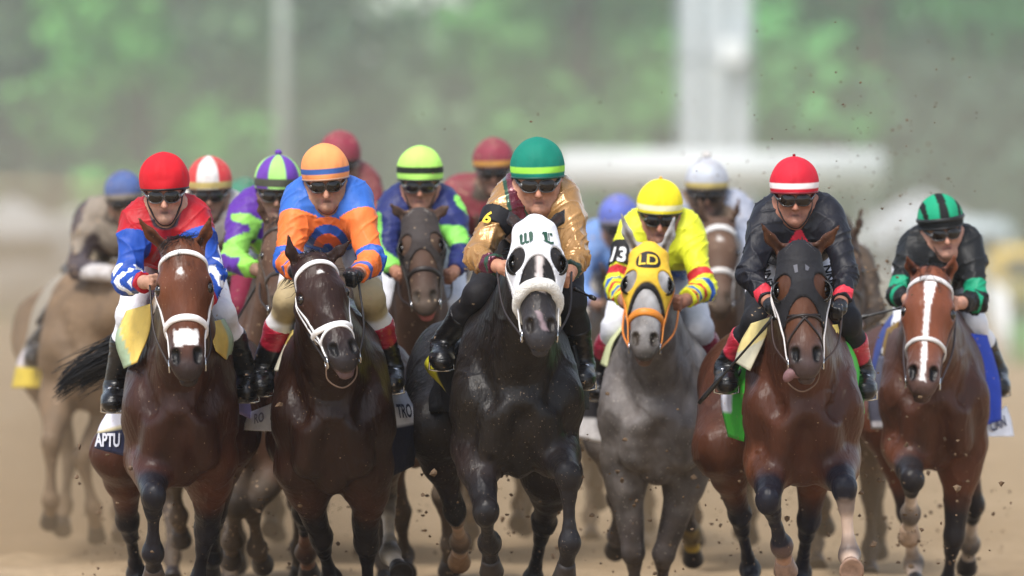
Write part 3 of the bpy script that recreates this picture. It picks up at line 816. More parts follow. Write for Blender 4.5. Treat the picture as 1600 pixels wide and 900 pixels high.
# ------------------------------------------------------------------ riders
def rider(S):
    Yc, h = S['Y'], S.get('h', .0075)
    top, chin = W(S['top'][0], S['top'][1] + (6 if S['Y'] < 33.5 else 4), Yc + S.get('hdy', .02)), W(*S['chin'], Yc + S.get('hdy', .02) + .55 * S.get('nod', .04))
    Up = nrm(top - chin); sc = np.linalg.norm(top - chin) / .325
    fy = np.array([S.get('look', 0.), -1, 0]); Fv = nrm(fy - Up * (fy @ Up)); U = np.cross(Fv, Up)
    if U[0] < 0: U = -U
    HR = np.stack([U, Fv, Up], 1); o0 = chin + Up * .16 * sc
    def H(u, ff, hh): return o0 + sc * (u * U + ff * Fv + hh * Up)
    f = Field()
    def hc(a, b, ra, rb=None, k=.02, su=1., tag='head', op=0):
        f.cap(H(*a), H(*b), ra * sc, (ra if rb is None else rb) * sc, k=k * sc, sc=(su, 1, 1), R=HR, tag=tag, op=op)
    def hc2(a, b, ra, rb=None, **kw):
        for s in (-1, 1): hc((s * a[0], a[1], a[2]), (s * b[0], b[1], b[2]), ra, rb, **kw)
    hc((0, -.095, .03), (0, -.09, .0), .088, .084, su=.92)
    jw_ = S.get('jaw', .92)
    hc((0, -.064, -.04), (0, -.058, -.105), .067, .052 * jw_, k=.04, su=.96)
    hc2((.045 * jw_, -.06, -.095), (.014, -.018, -.146), .027 * jw_, .018, k=.03)
    hc2((.042, -.032, -.065), (.050, -.045, -.06), .022, k=.025)
    hc((-.035, -.014, -.022), (.035, -.014, -.022), .016, k=.025)
    nz_ = S.get('nosel', 0.)
    hc((0, .002, -.042), (0, .026 + nz_, -.080 - nz_), .0100, .0112 + nz_ * .3, k=.014, tag='nose')
    hc2((.014, .008, -.086), (.014, .010, -.084), .0095, k=.01, tag='nose')
    hc((-.021, -.009, -.1085), (.021, -.009, -.1085), .0075, k=.010, su=1, tag='lip')
    hc((-.018, -.009, -.1195), (.018, -.009, -.1195), .0078, k=.010, tag='lip')
    hc2((.020, .008, -.088), (.032, -.008, -.118), .004, k=.012, op=1, tag='crease')
    hc((-.012, .004, -.131), (.012, .004, -.131), .006, k=.012, op=1, tag='crease')
    hc2((.052, -.022, -.088), (.046, -.018, -.112), .008, k=.03, op=1, tag='crease')
    hc((-.026, .004, -.1135), (.026, .004, -.1135), .0055, k=.004, op=1, tag='mouthline')
    hc((0, -.018, -.143), (0, -.016, -.146), .018, k=.025)
    hc2((.030, .010, -.045), (.034, .008, -.045), .014, k=.015, op=1, tag='socket')
    hc2((.083, -.09, -.03), (.080, -.09, -.07), .016, .012, k=.01, su=.5)
    # skeleton
    sh = {s: W(*S['sh'][i], Yc + S.get('shdy', .16)) for i, s in enumerate((-1, 1))}
    hand = {s: W(*S['hand'][i][:2], Yc + (S['hand'][i][2] if len(S['hand'][i]) > 2 else -.22)) for i, s in enumerate((-1, 1))}
    elb = {}
    for i, s in enumerate((-1, 1)):
        e = S['elb'][i]; elb[s] = W(e[0], e[1], Yc + (e[2] if len(e) > 2 else .05))
    k_ = Yc / D0 / PPM
    if not S.get('rear'):
        for s in (-1, 1):
            sh[s] = sh[s] + np.array([-s * .016, 0, -.030]); elb[s] = elb[s] + np.array([-s * .020, 0, 0])
    mid = (sh[-1] + sh[1]) / 2
    pel = np.array([mid[0] + S.get('peldx', 0), Yc + .86, mid[2] - .06 + S.get('pelz', 0)])
    chest = mid + np.array([0, .08, -.09]); belly = chest * .5 + pel * .5 + np.array([0, 0, -.02])
    hw = np.linalg.norm(sh[1] - sh[-1]) / 2
    f.cap(H(0, -.10, -.08), mid + np.array([0, .0, -.01]), .046, .054, k=.04, tag='neck')
    f.cap(chest + [0, -.02, 0], belly, .115, .10, k=.06, sc=(1.35, 1, 1), tag='torso')
    f.cap(belly, pel, .105, .115, k=.08, sc=(1.2, 1, 1), tag='torso')
    f.cap(sh[-1] * .8 + sh[1] * .2 + [0, .05, .0], sh[1] * .8 + sh[-1] * .2 + [0, .05, .0], .085, .085, k=.08, tag='torso')
    f.cap(mid + [0, .10, .0], pel * .5 + mid * .5 + [0, 0, .04], .085, .09, k=.08, sc=(1.5, 1, 1), tag='torso')
    fore = {}
    for s in (-1, 1):
        f.cap(sh[s] + [-s * .045, .03, .005], sh[s] * .7 + elb[s] * .3, .056, .052, k=.07, tag='arm%d' % s)
        f.cap(sh[s], elb[s], .051, .042, k=.04, tag='arm%d' % s)
        dr = nrm(hand[s] - elb[s]); wr = hand[s] - dr * .045; fore[s] = (elb[s], wr, dr)
        f.cap(elb[s], wr, .042, .027, k=.03, tag='fore%d' % s)
        f.cap(wr, hand[s], .026, .030, k=.02, sc=(1, 1, 1), tag='hand')
        # palm and curled fingers closing on the rein
        inn = nrm(np.array([-s, -.1, .0]) - dr * (dr @ np.array([-s, -.1, .0]))); dn = np.cross(dr, inn)
        if dn[2] > 0: dn = -dn
        for q, (ln, rr_) in enumerate(((.036, .0090), (.041, .0093), (.039, .0090), (.031, .0082))):
            b0 = hand[s] + dr * .012 + dn * (q - 1.5) * .0175
            p1 = b0 + dr * ln - inn * .006; p2 = p1 + inn * .027 - dr * .004; p3 = p2 + inn * .006 - dr * .024
            for aa, bb, r0 in ((b0, p1, rr_), (p1, p2, rr_ * .95), (p2, p3, rr_ * .85)): f.cap(aa, bb, r0, r0 * .95, k=.006, tag='hand')
        t0 = hand[s] - dr * .012 - dn * .02 + inn * .012
        f.cap(t0, t0 + dr * .030 + inn * .016 - dn * .008, .0115, .010, k=.012, tag='hand'); f.cap(t0 + dr * .030 + inn * .016 - dn * .008, t0 + dr * .05 + inn * .024 + dn * .004, .010, .0085, k=.006, tag='hand')
    knee, ank, toe = {}, {}, {}
    for i, s in enumerate((-1, 1)):
        kn = S['knee'][i]; knee[s] = W(kn[0], kn[1], Yc + (kn[2] if len(kn) > 2 else .38))
        ft = S['foot'][i]; toe[s] = W(ft[0], ft[1], Yc + (ft[2] if len(ft) > 2 else .42))
        ank[s] = toe[s] + np.array([s * .0, .15, .075])
        hip = pel + np.array([s * .10, -.02, -.05])
        f.cap(hip, knee[s], .090, .052, k=.05, tag='thigh'); f.cap(knee[s], knee[s], .050, .050, k=.03, tag='thigh')
        q = knee[s] * .6 + ank[s] * .4 + [0, .03, 0]
        f.cap(knee[s], q, .048, .049, k=.03, tag='shin%d' % s); f.cap(q, ank[s], .049, .035, k=.03, tag='shin%d' % s)
        f.cap(ank[s] + [0, .03, -.03], toe[s], .040, .034, k=.03, tag='foot%d' % s)
        f.cap(toe[s] + [0, .05, -.0], toe[s] + [0, -.03, -.005], .036, .028, k=.02, sc=(1.15, 1, 1), tag='foot%d' % s)
    root = thing('person', S['label'], 'person', (mid[0], Yc + .5, toe[-1][2] - .05), 'jockeys riding in the race')
    V, Q = f.mesh(h * (.8 if not S.get('rear') else 1))
    C = np.tile(lin(S.get('skin', '#c08c72')), (len(V), 1))
    lc = (V - o0) @ HR / sc; isf = (np.abs(lc[:, 0]) < .1) & (lc[:, 2] > -.18) & (lc[:, 2] < .1) & (lc[:, 1] > -.15)
    C *= (1 + .1 * vnoise(V, 40, 1))[:, None]
    w = np.clip(1 - f.tagdist(V, ['lip']) / .002, 0, 1) * isf * .55; C = C * (1 - w[:, None]) + lin(S.get('lipc', '#9a5a50')) * w[:, None]
    w = np.clip(1 - np.minimum(f.tagdist(V, ['nose']) / .006, 1), 0, 1) * isf * .18; C = C * (1 - w[:, None]) + lin('#b56f58') * w[:, None]
    dd = np.full(len(V), 9.)
    for p in f.pr:
        if p['tag'] == 'mouthline': dd = np.minimum(dd, Field.dist(p, V[:, 0], V[:, 1], V[:, 2]))
    w = np.clip(1 - dd / .0035, 0, 1) * isf * .8; C = C * (1 - w[:, None]) + lin('#4a221c') * w[:, None]
    jw = np.clip((-.095 - lc[:, 2]) / .02, 0, 1) * isf * S.get('stubble', .25); C = C * (1 - jw[:, None]) + lin('#5a4238') * jw[:, None]
    mesh_obj('body', V, Q, M_SKIN, root, np.clip(C, .003, 1))
    rear = S.get('rear', False)
    # ---- shirt
    armt = ['arm-1', 'arm1', 'fore-1', 'fore1']
    g = f.sub(['torso', 'neck'] + armt)
    sk_ = Field(); sk_.cap(H(0, -.09, .03), H(0, -.062, -.06), .088 * sc, .070 * sc); sk_.cap(H(0, -.062, -.06), H(0, -.030, -.140), .070 * sc, .030 * sc); skull = sk_.pr
    nkc = H(0, -.09, -.128) * .75 + (mid + [0, 0, .02]) * .25; nka = nrm(H(0, -.10, -.08) - mid)
    cut = [(fore[s][1] - fore[s][2] * .01, fore[s][2]) for s in (-1, 1)]
    nk = H(0, -.09, -.075)
    def clip(X, Y, Z):
        r = None
        for (c, dd), s in zip(cut, (-1, 1)):
            pl_ = dd[0] * (X - c[0]) + dd[1] * (Y - c[1]) + dd[2] * (Z - c[2])
            near = np.sqrt((X - c[0]) ** 2 + (Y - c[1]) ** 2 + (Z - c[2]) ** 2)
            v = np.where(near < .12, pl_, -.05); r = v if r is None else np.maximum(r, v)
        for q in skull: r = np.maximum(r, .021 * sc - Field.dist(q, X, Y, Z))
        return np.maximum(r, Y - (pel[1] + .02) + 0 * X + 0 * Z)
    V, Q = g.mesh(h if rear else S.get('h', .0055) * .95, off=.013, clip=clip)
    gr = g.grad(V)
    fold = np.zeros(len(V)); 
    seg = []
    for s in (-1, 1): seg += [(sh[s], elb[s], s, 0), (elb[s], fore[s][1], s, 1)]
    dT = g.tagdist(V, ['torso'])
    best = np.full(len(V), 9.); at = np.zeros(len(V)); sd = np.zeros(len(V)); ang = np.zeros(len(V))
    for a, b, s, lo in seg:
        d = f.tagdist(V, ['fore%d' % s if lo else 'arm%d' % s]); ax = b - a
        t = ((V - a) @ ax) / (ax @ ax)
        m = d < best; best = np.where(m, d, best); at = np.where(m, np.clip(t, -.3, 1) * .5 + .5 * lo, at); sd = np.where(m, s, sd)
    for a_, b_, s_, lo in seg:
        ax = nrm(b_ - a_); m = (sd == s_) & ((at >= .5) == bool(lo)); rel = V - a_
        e1 = nrm(np.array([0, -1., 0]) - ax * -ax[1]); e2 = np.cross(ax, e1)
        ang = np.where(m, np.arctan2(rel @ e2, rel @ e1), ang)
    arm = (best < dT + .012) & (at > .03)
    amp = S.get('fold', .013)
    sdn = S['Y'] * 3.7 + S['top'][0] * .13
    wob = vnoise(V, 7, sdn)
    qa = np.stack([at * 5.5 + ang * .55 + .7 * wob, ang * .6 + sd * 3, at * .8], 1)
    qb = np.stack([at * 17 - ang * 1.1 + .8 * wob, ang * .5, at + sd], 1)
    qt = np.stack([V[:, 0] * 9 + V[:, 2] * 6 + .6 * wob, V[:, 1] * 3, V[:, 2] * 5 - V[:, 0] * 4 * np.sign(V[:, 0] - mid[0])], 1)
    cr = lambda q, sd_, p: (1 - np.abs(vnoise(q, 1, sd_))) ** p
    fa = .62 * cr(qa, sdn, 4) + .42 * cr(qb, sdn + 4, 6) - .30
    ft = .62 * cr(qt, sdn + 2, 4) + .42 * cr(qt * 2.8, sdn + 7, 6) - .30
    bl = np.clip((best - dT - .012) / .03 + .5, 0, 1)
    el = 1 + .25 * np.exp(-((at - .5) / .14) ** 2)
    V = V + gr * (amp * 1.25 * ((fa * el) * (1 - bl) + ft * bl))[:, None]
    x = (V[:, 0] - mid[0]) / hw; z = V[:, 2] - mid[2]
    ctx = dict(ang=ang, V=V, arm=arm, t=at, s=sd, x=x, z=z, y=V[:, 1] - Yc, n=lambda fr, sd_=0: vnoise(V, fr, sd_))
    C = S['silk'](ctx)
    C = np.asarray(C) * (1 + .06 * vnoise(V, 30, 9))[:, None]
    cw = np.clip((g.tagdist(V, ['torso'] + armt) - f.tagdist(V, ['neck']) + .004) / .006, 0, 1); C = C * (1 - cw[:, None]) + lin(S.get('collar', '#222222')) * cw[:, None]
    shirt = mesh_obj('racing_shirt', V, Q, S.get('silkmat', M_SILK), root, np.clip(C, .002, 1))
    # ---- breeches
    g = f.sub(['thigh', 'shin-1', 'shin1'])
    bt = {s: knee[s] * (1 - S.get('boot', .42)) + ank[s] * S.get('boot', .42) for s in (-1, 1)}
    def clip2(X, Y, Z):
        r = -.1
        for s in (-1, 1):
            ax = nrm(ank[s] - knee[s]); v = ax[0] * (X - bt[s][0]) + ax[1] * (Y - bt[s][1]) + ax[2] * (Z - bt[s][2])
            near = ((X - bt[s][0]) ** 2 + (Y - bt[s][1]) ** 2 + (Z - bt[s][2]) ** 2) < .28 ** 2
            r = np.maximum(r, np.where(near, v, -.1))
        return r
    V, Q = g.mesh(h * 1.1, off=.010, clip=clip2)
    V = V + g.grad(V) * (.004 * (.4 - np.abs(vnoise(V, (14, 14, 20), 3))))[:, None]
    br = S.get('breech', '#e6e4e4'); kc = S.get('kneecol')
    C = np.tile(lin(br), (len(V), 1))
    if kc:
        dk = np.minimum(np.linalg.norm(V - knee[-1], axis=1), np.linalg.norm(V - knee[1], axis=1)); w = np.clip((S.get('kneer', .13) - dk) / .02, 0, 1)
        C = C * (1 - w[:, None]) + lin(kc) * w[:, None]
    bre = mesh_obj('breeches', V, Q, M_CLOTH if not rear else M_MUDSILK, root, C)
    # ---- boots
    for s in (-1, 1):
        g = f.sub(['shin%d' % s, 'foot%d' % s]); ax = nrm(ank[s] - knee[s]); c0 = bt[s]
        V, Q = g.mesh(h * 1.1, off=.012, clip=lambda X, Y, Z: -(ax[0] * (X - c0[0]) + ax[1] * (Y - c0[1]) + ax[2] * (Z - c0[2])) - .012)
        V = V + g.grad(V) * (.0035 * np.abs(vnoise(V, (12, 12, 40), 3)))[:, None]
        C = np.tile(lin('#0e0d0f'), (len(V), 1))
        if S.get('boottop'):
            t = (V - c0) @ ax; w = np.clip((.10 - t) / .008, 0, 1) * (f.tagdist(V, ['foot%d' % s]) > .035); C = C * (1 - w[:, None]) + lin(S['boottop']) * w[:, None]
        bo = mesh_obj('boot', V, Q, M_BOOT, root, C)
        so = [toe[s] + [0, .14, -.05 - .0], toe[s] + [0, .03, -.048], toe[s] + [0, -.05, -.036]]
        # stirrup iron hanging round the foot
        cxy = toe[s] + [0, .06, -.045]
        P = [cxy + [-.055, 0, 0], cxy + [-.052, 0, .05], cxy + [-.02, 0, .105], cxy + [.02, 0, .105], cxy + [.052, 0, .05], cxy + [.055, 0, 0], cxy + [.03, 0, -.004], cxy + [-.03, 0, -.004]]
        V2, F2 = tube(np.array(P), .006, 6, True); mesh_obj('stirrup', V2, F2, M_METAL, bo)
    # ---- gloves or bare hands
    if S.get('glove'):
        for s in (-1, 1):
            g = f.sub(['hand']); c0 = hand[s]
            V, Q = g.mesh(h, off=.004, clip=lambda X, Y, Z: np.sqrt((X - c0[0]) ** 2 + (Y - c0[1]) ** 2 + (Z - c0[2]) ** 2) - .12, box=(c0 - .13, c0 + .13))
            mesh_obj('glove', V, Q, M_BOOT, root, np.tile(lin(S['glove']), (len(V), 1)))
    # ---- helmet with its cloth cover
    nu, nv = 72, 36; vv, cc = [], []
    hrx, hry, hh = .117, .136, .163
    for i in range(nv + 1):
        t = i / nv
        for j in range(nu):
            a = 2 * math.pi * j / nu
            th = -.34 + t * (math.pi / 2 + .34)
            r = math.cos(th) ** .93 if t < 1 else 0
            zz = .037 + (hh - .037) * math.sin(th) + .004 * t ** 8
            dip = -.012 * max(0, -math.sin(a)) * (1 - t) ; pk = .010 * max(0, math.sin(a)) ** 2 * max(0, 1 - t * 5)
            wr2 = -.0030 * max(0, 1 - abs(((a / (math.pi / 3)) % 1) - .5) * 14) * min(1, t * 6) + .0016 * math.sin(a * 5 + 7 * t + S['top'][0]) * math.sin(t * math.pi) + .0012 * math.sin(a * 17 + S['top'][0]) * math.exp(-((t - .26) / .08) ** 2)
            vv.append(H((hrx * r + wr2) * math.cos(a), -.095 + (hry * r + wr2 + pk) * math.sin(a), -.004 + zz + dip))
            cc.append(S['cap']((a + math.pi / 2) % (2 * math.pi) - math.pi if True else a, t))
    ff = [[i * nu + j, i * nu + (j + 1) % nu, (i + 1) * nu + (j + 1) % nu, (i + 1) * nu + j] for i in range(nv) for j in range(nu)]
    ff.append([j for j in range(nu)][::-1])
    capm = M_CAP if not rear else M_MUDSILK
    he = mesh_obj('helmet', np.array(vv), ff, capm, root, np.array([lin(c) for c in cc]))
    if S.get('button'):
        V2, F2 = ellipsoid(H(0, -.095, .163 + S.get('btr', .012) * .5), np.array([1, 1, .8]) * S.get('btr', .012) * sc, HR); mesh_obj('cap_button', V2, F2, capm, he, np.tile(lin(S['button']), (len(V2), 1)))
    P = [H(hrx * .945 * math.cos(a), -.095 + hry * .945 * math.sin(a) + .009 * max(0, math.sin(a)) ** 3, -.006 - .012 * max(0, -math.sin(a))) for a in np.linspace(0, 2 * math.pi, 49)[:-1]]
    V2, F2 = tube(np.array(P), .0055 * sc, 6, True); mesh_obj('helmet_rim', V2, F2, M_STRAP, he, np.tile(lin(S.get('rimc', '#141414')), (len(V2), 1)))
    # ---- goggles
    def face(u, hh_, o=0.): 
        return H(u, .026 + o - 5.2 * u * u, hh_)
    gz = -.041
    P = []; nl = 20
    fr = []
    for s in (-1, 1):
        loop = [(s * .0375 + .0345 * math.copysign(abs(math.cos(a)) ** .8, math.cos(a)), gz + .027 * math.copysign(abs(math.sin(a)) ** .8, math.sin(a)) - .0) for a in np.linspace(0, 2 * math.pi, nl + 1)[:-1]]
        fr.append(tube(np.array([face(u, z_) for u, z_ in loop]), .0030 * sc, 6, True))
    fr.append(tube(np.array([face(u, gz + .004) for u in np.linspace(-.012, .012, 5)]), .004 * sc, 6))
    for s in (-1, 1):
        P = spline([face(s * .066, gz), H(s * .083, -.055, gz + .010), H(s * .096, -.10, gz + .035)], 10)
        fr.append(tube(P, [.013 * sc] * 3 + [.010 * sc] * 7, 6))
    V2, F2 = join(fr); gg = mesh_obj('goggles', V2, F2, M_FRAME, root, np.tile(lin(S.get('gog', '#1a1a1a')), (len(V2), 1)))
    for s in (-1, 1):
        V3, F3 = [face(s * .0375, gz, .008)], []
        for rr_, o in ((.55, .007), (1., .001)):
            for a in np.linspace(0, 2 * math.pi, nl + 1)[:-1]:
                V3.append(face(s * .0375 + .0345 * rr_ * math.copysign(abs(math.cos(a)) ** .8, math.cos(a)), gz + .027 * rr_ * math.copysign(abs(math.sin(a)) ** .8, math.sin(a)), o))
        for j in range(nl):
            k = (j + 1) % nl; F3 += [[0, 1 + j, 1 + k], [1 + j, 1 + nl + j, 1 + nl + k, 1 + k]]
        if np.dot(np.cross(V3[2] - V3[0], V3[1] - V3[0]), Fv) > 0: F3 = [q[::-1] for q in F3]
        mesh_obj('lens', np.array(V3), F3, M_LENS, gg)
    if S.get('upgog'):                      # spare goggles pushed up on the cap
        P = [H(1.03 * hrx * .97 * math.cos(a), -.095 + 1.03 * hry * .97 * math.sin(a), .035) for a in np.linspace(0, 2 * math.pi, 41)[:-1]]
        N = [(p - H(0, -.095, .035)) for p in P]; N = [n / np.linalg.norm(n) for n in N]
        V2, F2 = ribbon(P, N, .024 * sc, .008 * sc, True); mesh_obj('helmet_band', V2, F2, M_STRAP, he, np.tile(lin(S['upgog']), (len(V2), 1)))
    P = spline([H(-.086, -.07, -.02), H(-.066, -.045, -.10), H(-.03, -.03, -.160), H(.03, -.03, -.160), H(.066, -.045, -.10), H(.086, -.07, -.02)], 30)
    P = f.sub(['head']).project(P, .003); V2, F2 = ribbon(P, f.sub(['head']).grad(P), .012, .004)
    mesh_obj('chin_strap', V2, F2, M_STRAP, he, np.tile(lin('#17161a'), (len(V2), 1)))
    # ---- lettering wrapped on cloth
    gs = f.sub(['torso'] + armt)
    for body, px, py, size, col, rot, bold, where in S.get('text', []):
        gg_ = gs if where == 'shirt' else f.sub(['thigh', 'shin-1', 'shin1'])
        Yt = (sh[-1][1] if where == 'shirt' else knee[-1][1]) - .1
        o_ = W(px, py, Yt); a = math.radians(rot)
        R2 = np.array([[math.cos(a), -math.sin(a)], [0, 0], [math.sin(a), math.cos(a)]])
        offs = (.021 if where == 'shirt' else .016)
        def proj(P):
            P = P.copy()
            for _ in range(14): P[:, 1] += np.clip(gg_.at(P) - offs, -.05, .08) * .8
            return P
        V2, F2 = text_mesh(body, size, R2, o_, proj, bold)
        mesh_obj('lettering', V2, F2, M_PRINT, shirt if where == 'shirt' else bre, np.tile(lin(col), (len(V2), 1)), smooth=False)
    if S.get('armband'):
        pos_, col, w_, tx, tcol, tsz = S['armband']
        s = -1; a, b = sh[s], elb[s]; c = a * (1 - pos_) + b * pos_; ax = nrm(b - a)
        gz_ = f.sub(['arm-1'])
        V, Q = gz_.mesh(h, off=.024, clip=lambda X, Y, Z: np.abs(ax[0] * (X - c[0]) + ax[1] * (Y - c[1]) + ax[2] * (Z - c[2])) - w_ + 0 * X)
        ab = mesh_obj('number_armband', V, Q, M_CLOTH, root, np.tile(lin(col), (len(V), 1)))
        no = nrm(np.array([-.55, -1, .25])); up = nrm(-ax - no * (-ax @ no)); rd = np.cross(up, no); rd = rd if rd[0] > 0 else -rd
        o_ = gz_.project((c + no * .08)[None], .028)[0]
        V2, F2 = text_mesh(tx, tsz, np.stack([rd, up], 1), o_, lambda P: gz_.project(P, .0275), .03)
        mesh_obj('armband_number', V2, F2, M_PRINT, ab, np.tile(lin(tcol), (len(V2), 1)), smooth=False)
    # ---- whip
    if S.get('whip'):
        p = S['whip']; A = W(p[0][0], p[0][1], Yc + p[0][2]); B = W(p[1][0], p[1][1], Yc + p[1][2])
        L = np.linalg.norm(B - A)
        t = np.linspace(0, 1, 14)
        P = A[None] * (1 - t[:, None]) + B[None] * t[:, None]
        r = np.where(t < .22, .0085, np.where(t < .72, .0055, .011)); r[0] = .011; r[-1] = .009
        V2, F2 = tube(P, r, 8)
        wv = mesh_obj('riding_whip', V2, F2, M_WHIP, None, None, origin=A)
        tag(wv, S['whiplabel'], 'whip', 'whips carried by the jockeys')
    S['root'] = root
    return root
# ------------------------------------------------------------------ the setting
def dirt_mat():
    m, nt, b = newmat('track_dirt')
    tc = nd(nt, 'ShaderNodeTexCoord')
    def noise(s, d, r=.6):
        n = nd(nt, 'ShaderNodeTexNoise'); n.inputs['Scale'].default_value = s; n.inputs['Detail'].default_value = d; n.inputs['Roughness'].default_value = r
        nt.links.new(tc.outputs['Object'], n.inputs['Vector']); return n
    a = noise(.5, 6); b2 = noise(9, 8, .7)
    r = nd(nt, 'ShaderNodeValToRGB'); nt.links.new(a.outputs[0], r.inputs[0])
    r.color_ramp.elements[0].position = .3; r.color_ramp.elements[0].color = (*lin('#9a8468'), 1)
    r.color_ramp.elements[1].position = .7; r.color_ramp.elements[1].color = (*lin('#b9a385'), 1)
    mr = nd(nt, 'ShaderNodeMapRange'); mr.inputs[1].default_value = .3; mr.inputs[2].default_value = .7; mr.inputs[3].default_value = .72; mr.inputs[4].default_value = 1.15
    nt.links.new(b2.outputs[0], mr.inputs[0])
    mx = nd(nt, 'ShaderNodeVectorMath', operation='SCALE'); nt.links.new(r.outputs[0], mx.inputs[0]); nt.links.new(mr.outputs[0], mx.inputs['Scale'])
    nt.links.new(mx.outputs[0], b.inputs['Base Color']); b.inputs['Roughness'].default_value = .95; b.inputs['Specular IOR Level'].default_value = .1
    bp = nd(nt, 'ShaderNodeBump'); bp.inputs['Strength'].default_value = .6; bp.inputs['Distance'].default_value = .05
    nt.links.new(b2.outputs[0], bp.inputs['Height']); nt.links.new(bp.outputs[0], b.inputs['Normal'])
    return m
xs = np.concatenate([[-600, -200, -60, -20], np.arange(-8, 8.01, .1), [20, 60, 200, 600]])
ys = np.concatenate([[-60, 0, 15, 22], np.arange(26, 60, .11), np.arange(60, 90, .8), [100, 130, 180, 260, 500, 1600]])
GX, GY = np.meshgrid(xs, ys, indexing='ij'); gp = np.stack([GX.ravel(), GY.ravel(), 0 * GX.ravel()], 1)
near = ((np.abs(gp[:, 0]) <= 8) & (gp[:, 1] > 26) & (gp[:, 1] < 90))
gp[:, 2] = near * (.030 * vnoise(gp, (.9, .5, 1), 1) + .030 * vnoise(gp, (3.2, 2.2, 1), 2) + .022 * np.abs(vnoise(gp, (8, 7, 1), 3)) - .03)
ny = len(ys)
GF = [[i * ny + j, (i + 1) * ny + j, (i + 1) * ny + j + 1, i * ny + j + 1] for i in range(len(xs) - 1) for j in range(ny - 1)]
g_ = mesh_obj('ground', gp, GF, dirt_mat()); tag(g_, kind='structure')

def grass_area(name, pts, z):
    V = [(x, y, z) for x, y in pts] + [(x, y, z - .25) for x, y in pts]; n = len(pts)
    F = [list(range(n))] + [[i, i + n, (i + 1) % n + n, (i + 1) % n] for i in range(n)]
    o = mesh_obj(name, V, F, surf(name + '_turf', '#5f8a4c', .9, .1, .3, .35, .3, 30), smooth=False); tag(o, kind='structure')
grass_area('infield_lawn', [(7.6, 104), (60, 96), (90, 176), (12.9, 178)], .05)
grass_area('outfield_lawn', [(-90, 186), (90, 186), (140, 420), (-140, 420)], .06)

M_TRUNK = surf('bark', '#4b3d31', .9, .1, .3, 8, .5, 12)
M_LEAF = surf('leaf', None, .6, .25, .35, 1.6)
M_PAINT = surf('painted_steel', None, .5, .4, .06, 3)
def tree(name, label, x, y, height, crown_w, col, seed, base=.15, n=2600):
    r = random.Random(seed)
    root = thing(name, label, 'tree', (x, y, 0), 'trees beyond the far turn')
    parts = [tube(spline([(x, y, -.2), (x + r.gauss(0, .15), y, height * .35), (x + r.gauss(0, .3), y, height * .75)], 8), np.linspace(height * .026, height * .008, 8), 8)]
    lobes = []
    for i in range(16):
        a = r.uniform(0, 6.28); zz = height * (base + (1 - base) * (i + .5) / 16); prof = math.sin(math.pi * min(1, .18 + .82 * (zz / height - base) / (1 - base))) ** .6
        rad = crown_w * .5 * prof * r.uniform(.35, .75)
        c = np.array([x + rad * math.cos(a), y + rad * math.sin(a), zz])
        lobes.append((c, crown_w * r.uniform(.16, .27)))
        p0 = np.array([x, y, max(height * .2, zz - height * .18)])
        parts.append(tube([p0, p0 * .4 + c * .6 + [0, 0, -.3], c], [height * .010, height * .006, height * .002], 5))
    V, F = join(parts); mesh_obj('trunk', V, F, M_TRUNK, root)
    rs = np.random.RandomState(seed)
    li = rs.randint(0, len(lobes), n); cen = np.array([lobes[i][0] for i in li]); rad = np.array([lobes[i][1] for i in li])
    d = rs.normal(size=(n, 3)); d /= np.linalg.norm(d, axis=1, keepdims=True)
    P = cen + d * (rad * rs.uniform(.45, 1.08, n))[:, None] * [1, 1, .8]
    nr = d + rs.normal(size=(n, 3)) * .6 + [0, 0, .35]; nr /= np.linalg.norm(nr, axis=1, keepdims=True)
    tv = np.cross(nr, rs.normal(size=(n, 3))); tv /= np.linalg.norm(tv, axis=1, keepdims=True); bv = np.cross(nr, tv)
    sz = rs.uniform(.22, .48, n)[:, None] * max(1, crown_w / 7)
    Q = np.stack([P - tv * sz * .5, P + bv * sz * .45 + nr * sz * .1, P + tv * sz * .9, P - bv * sz * .45 + nr * sz * .1], 1).reshape(-1, 3)
    lobe_t = rs.uniform(.75, 1.25, len(lobes))[li] * rs.uniform(.75, 1.25, n)
    C = np.repeat(lin(col)[None] * lobe_t[:, None], 4, 0)
    mesh_obj('crown', Q, np.arange(4 * n).reshape(n, 4), M_LEAF, root, C, smooth=False)
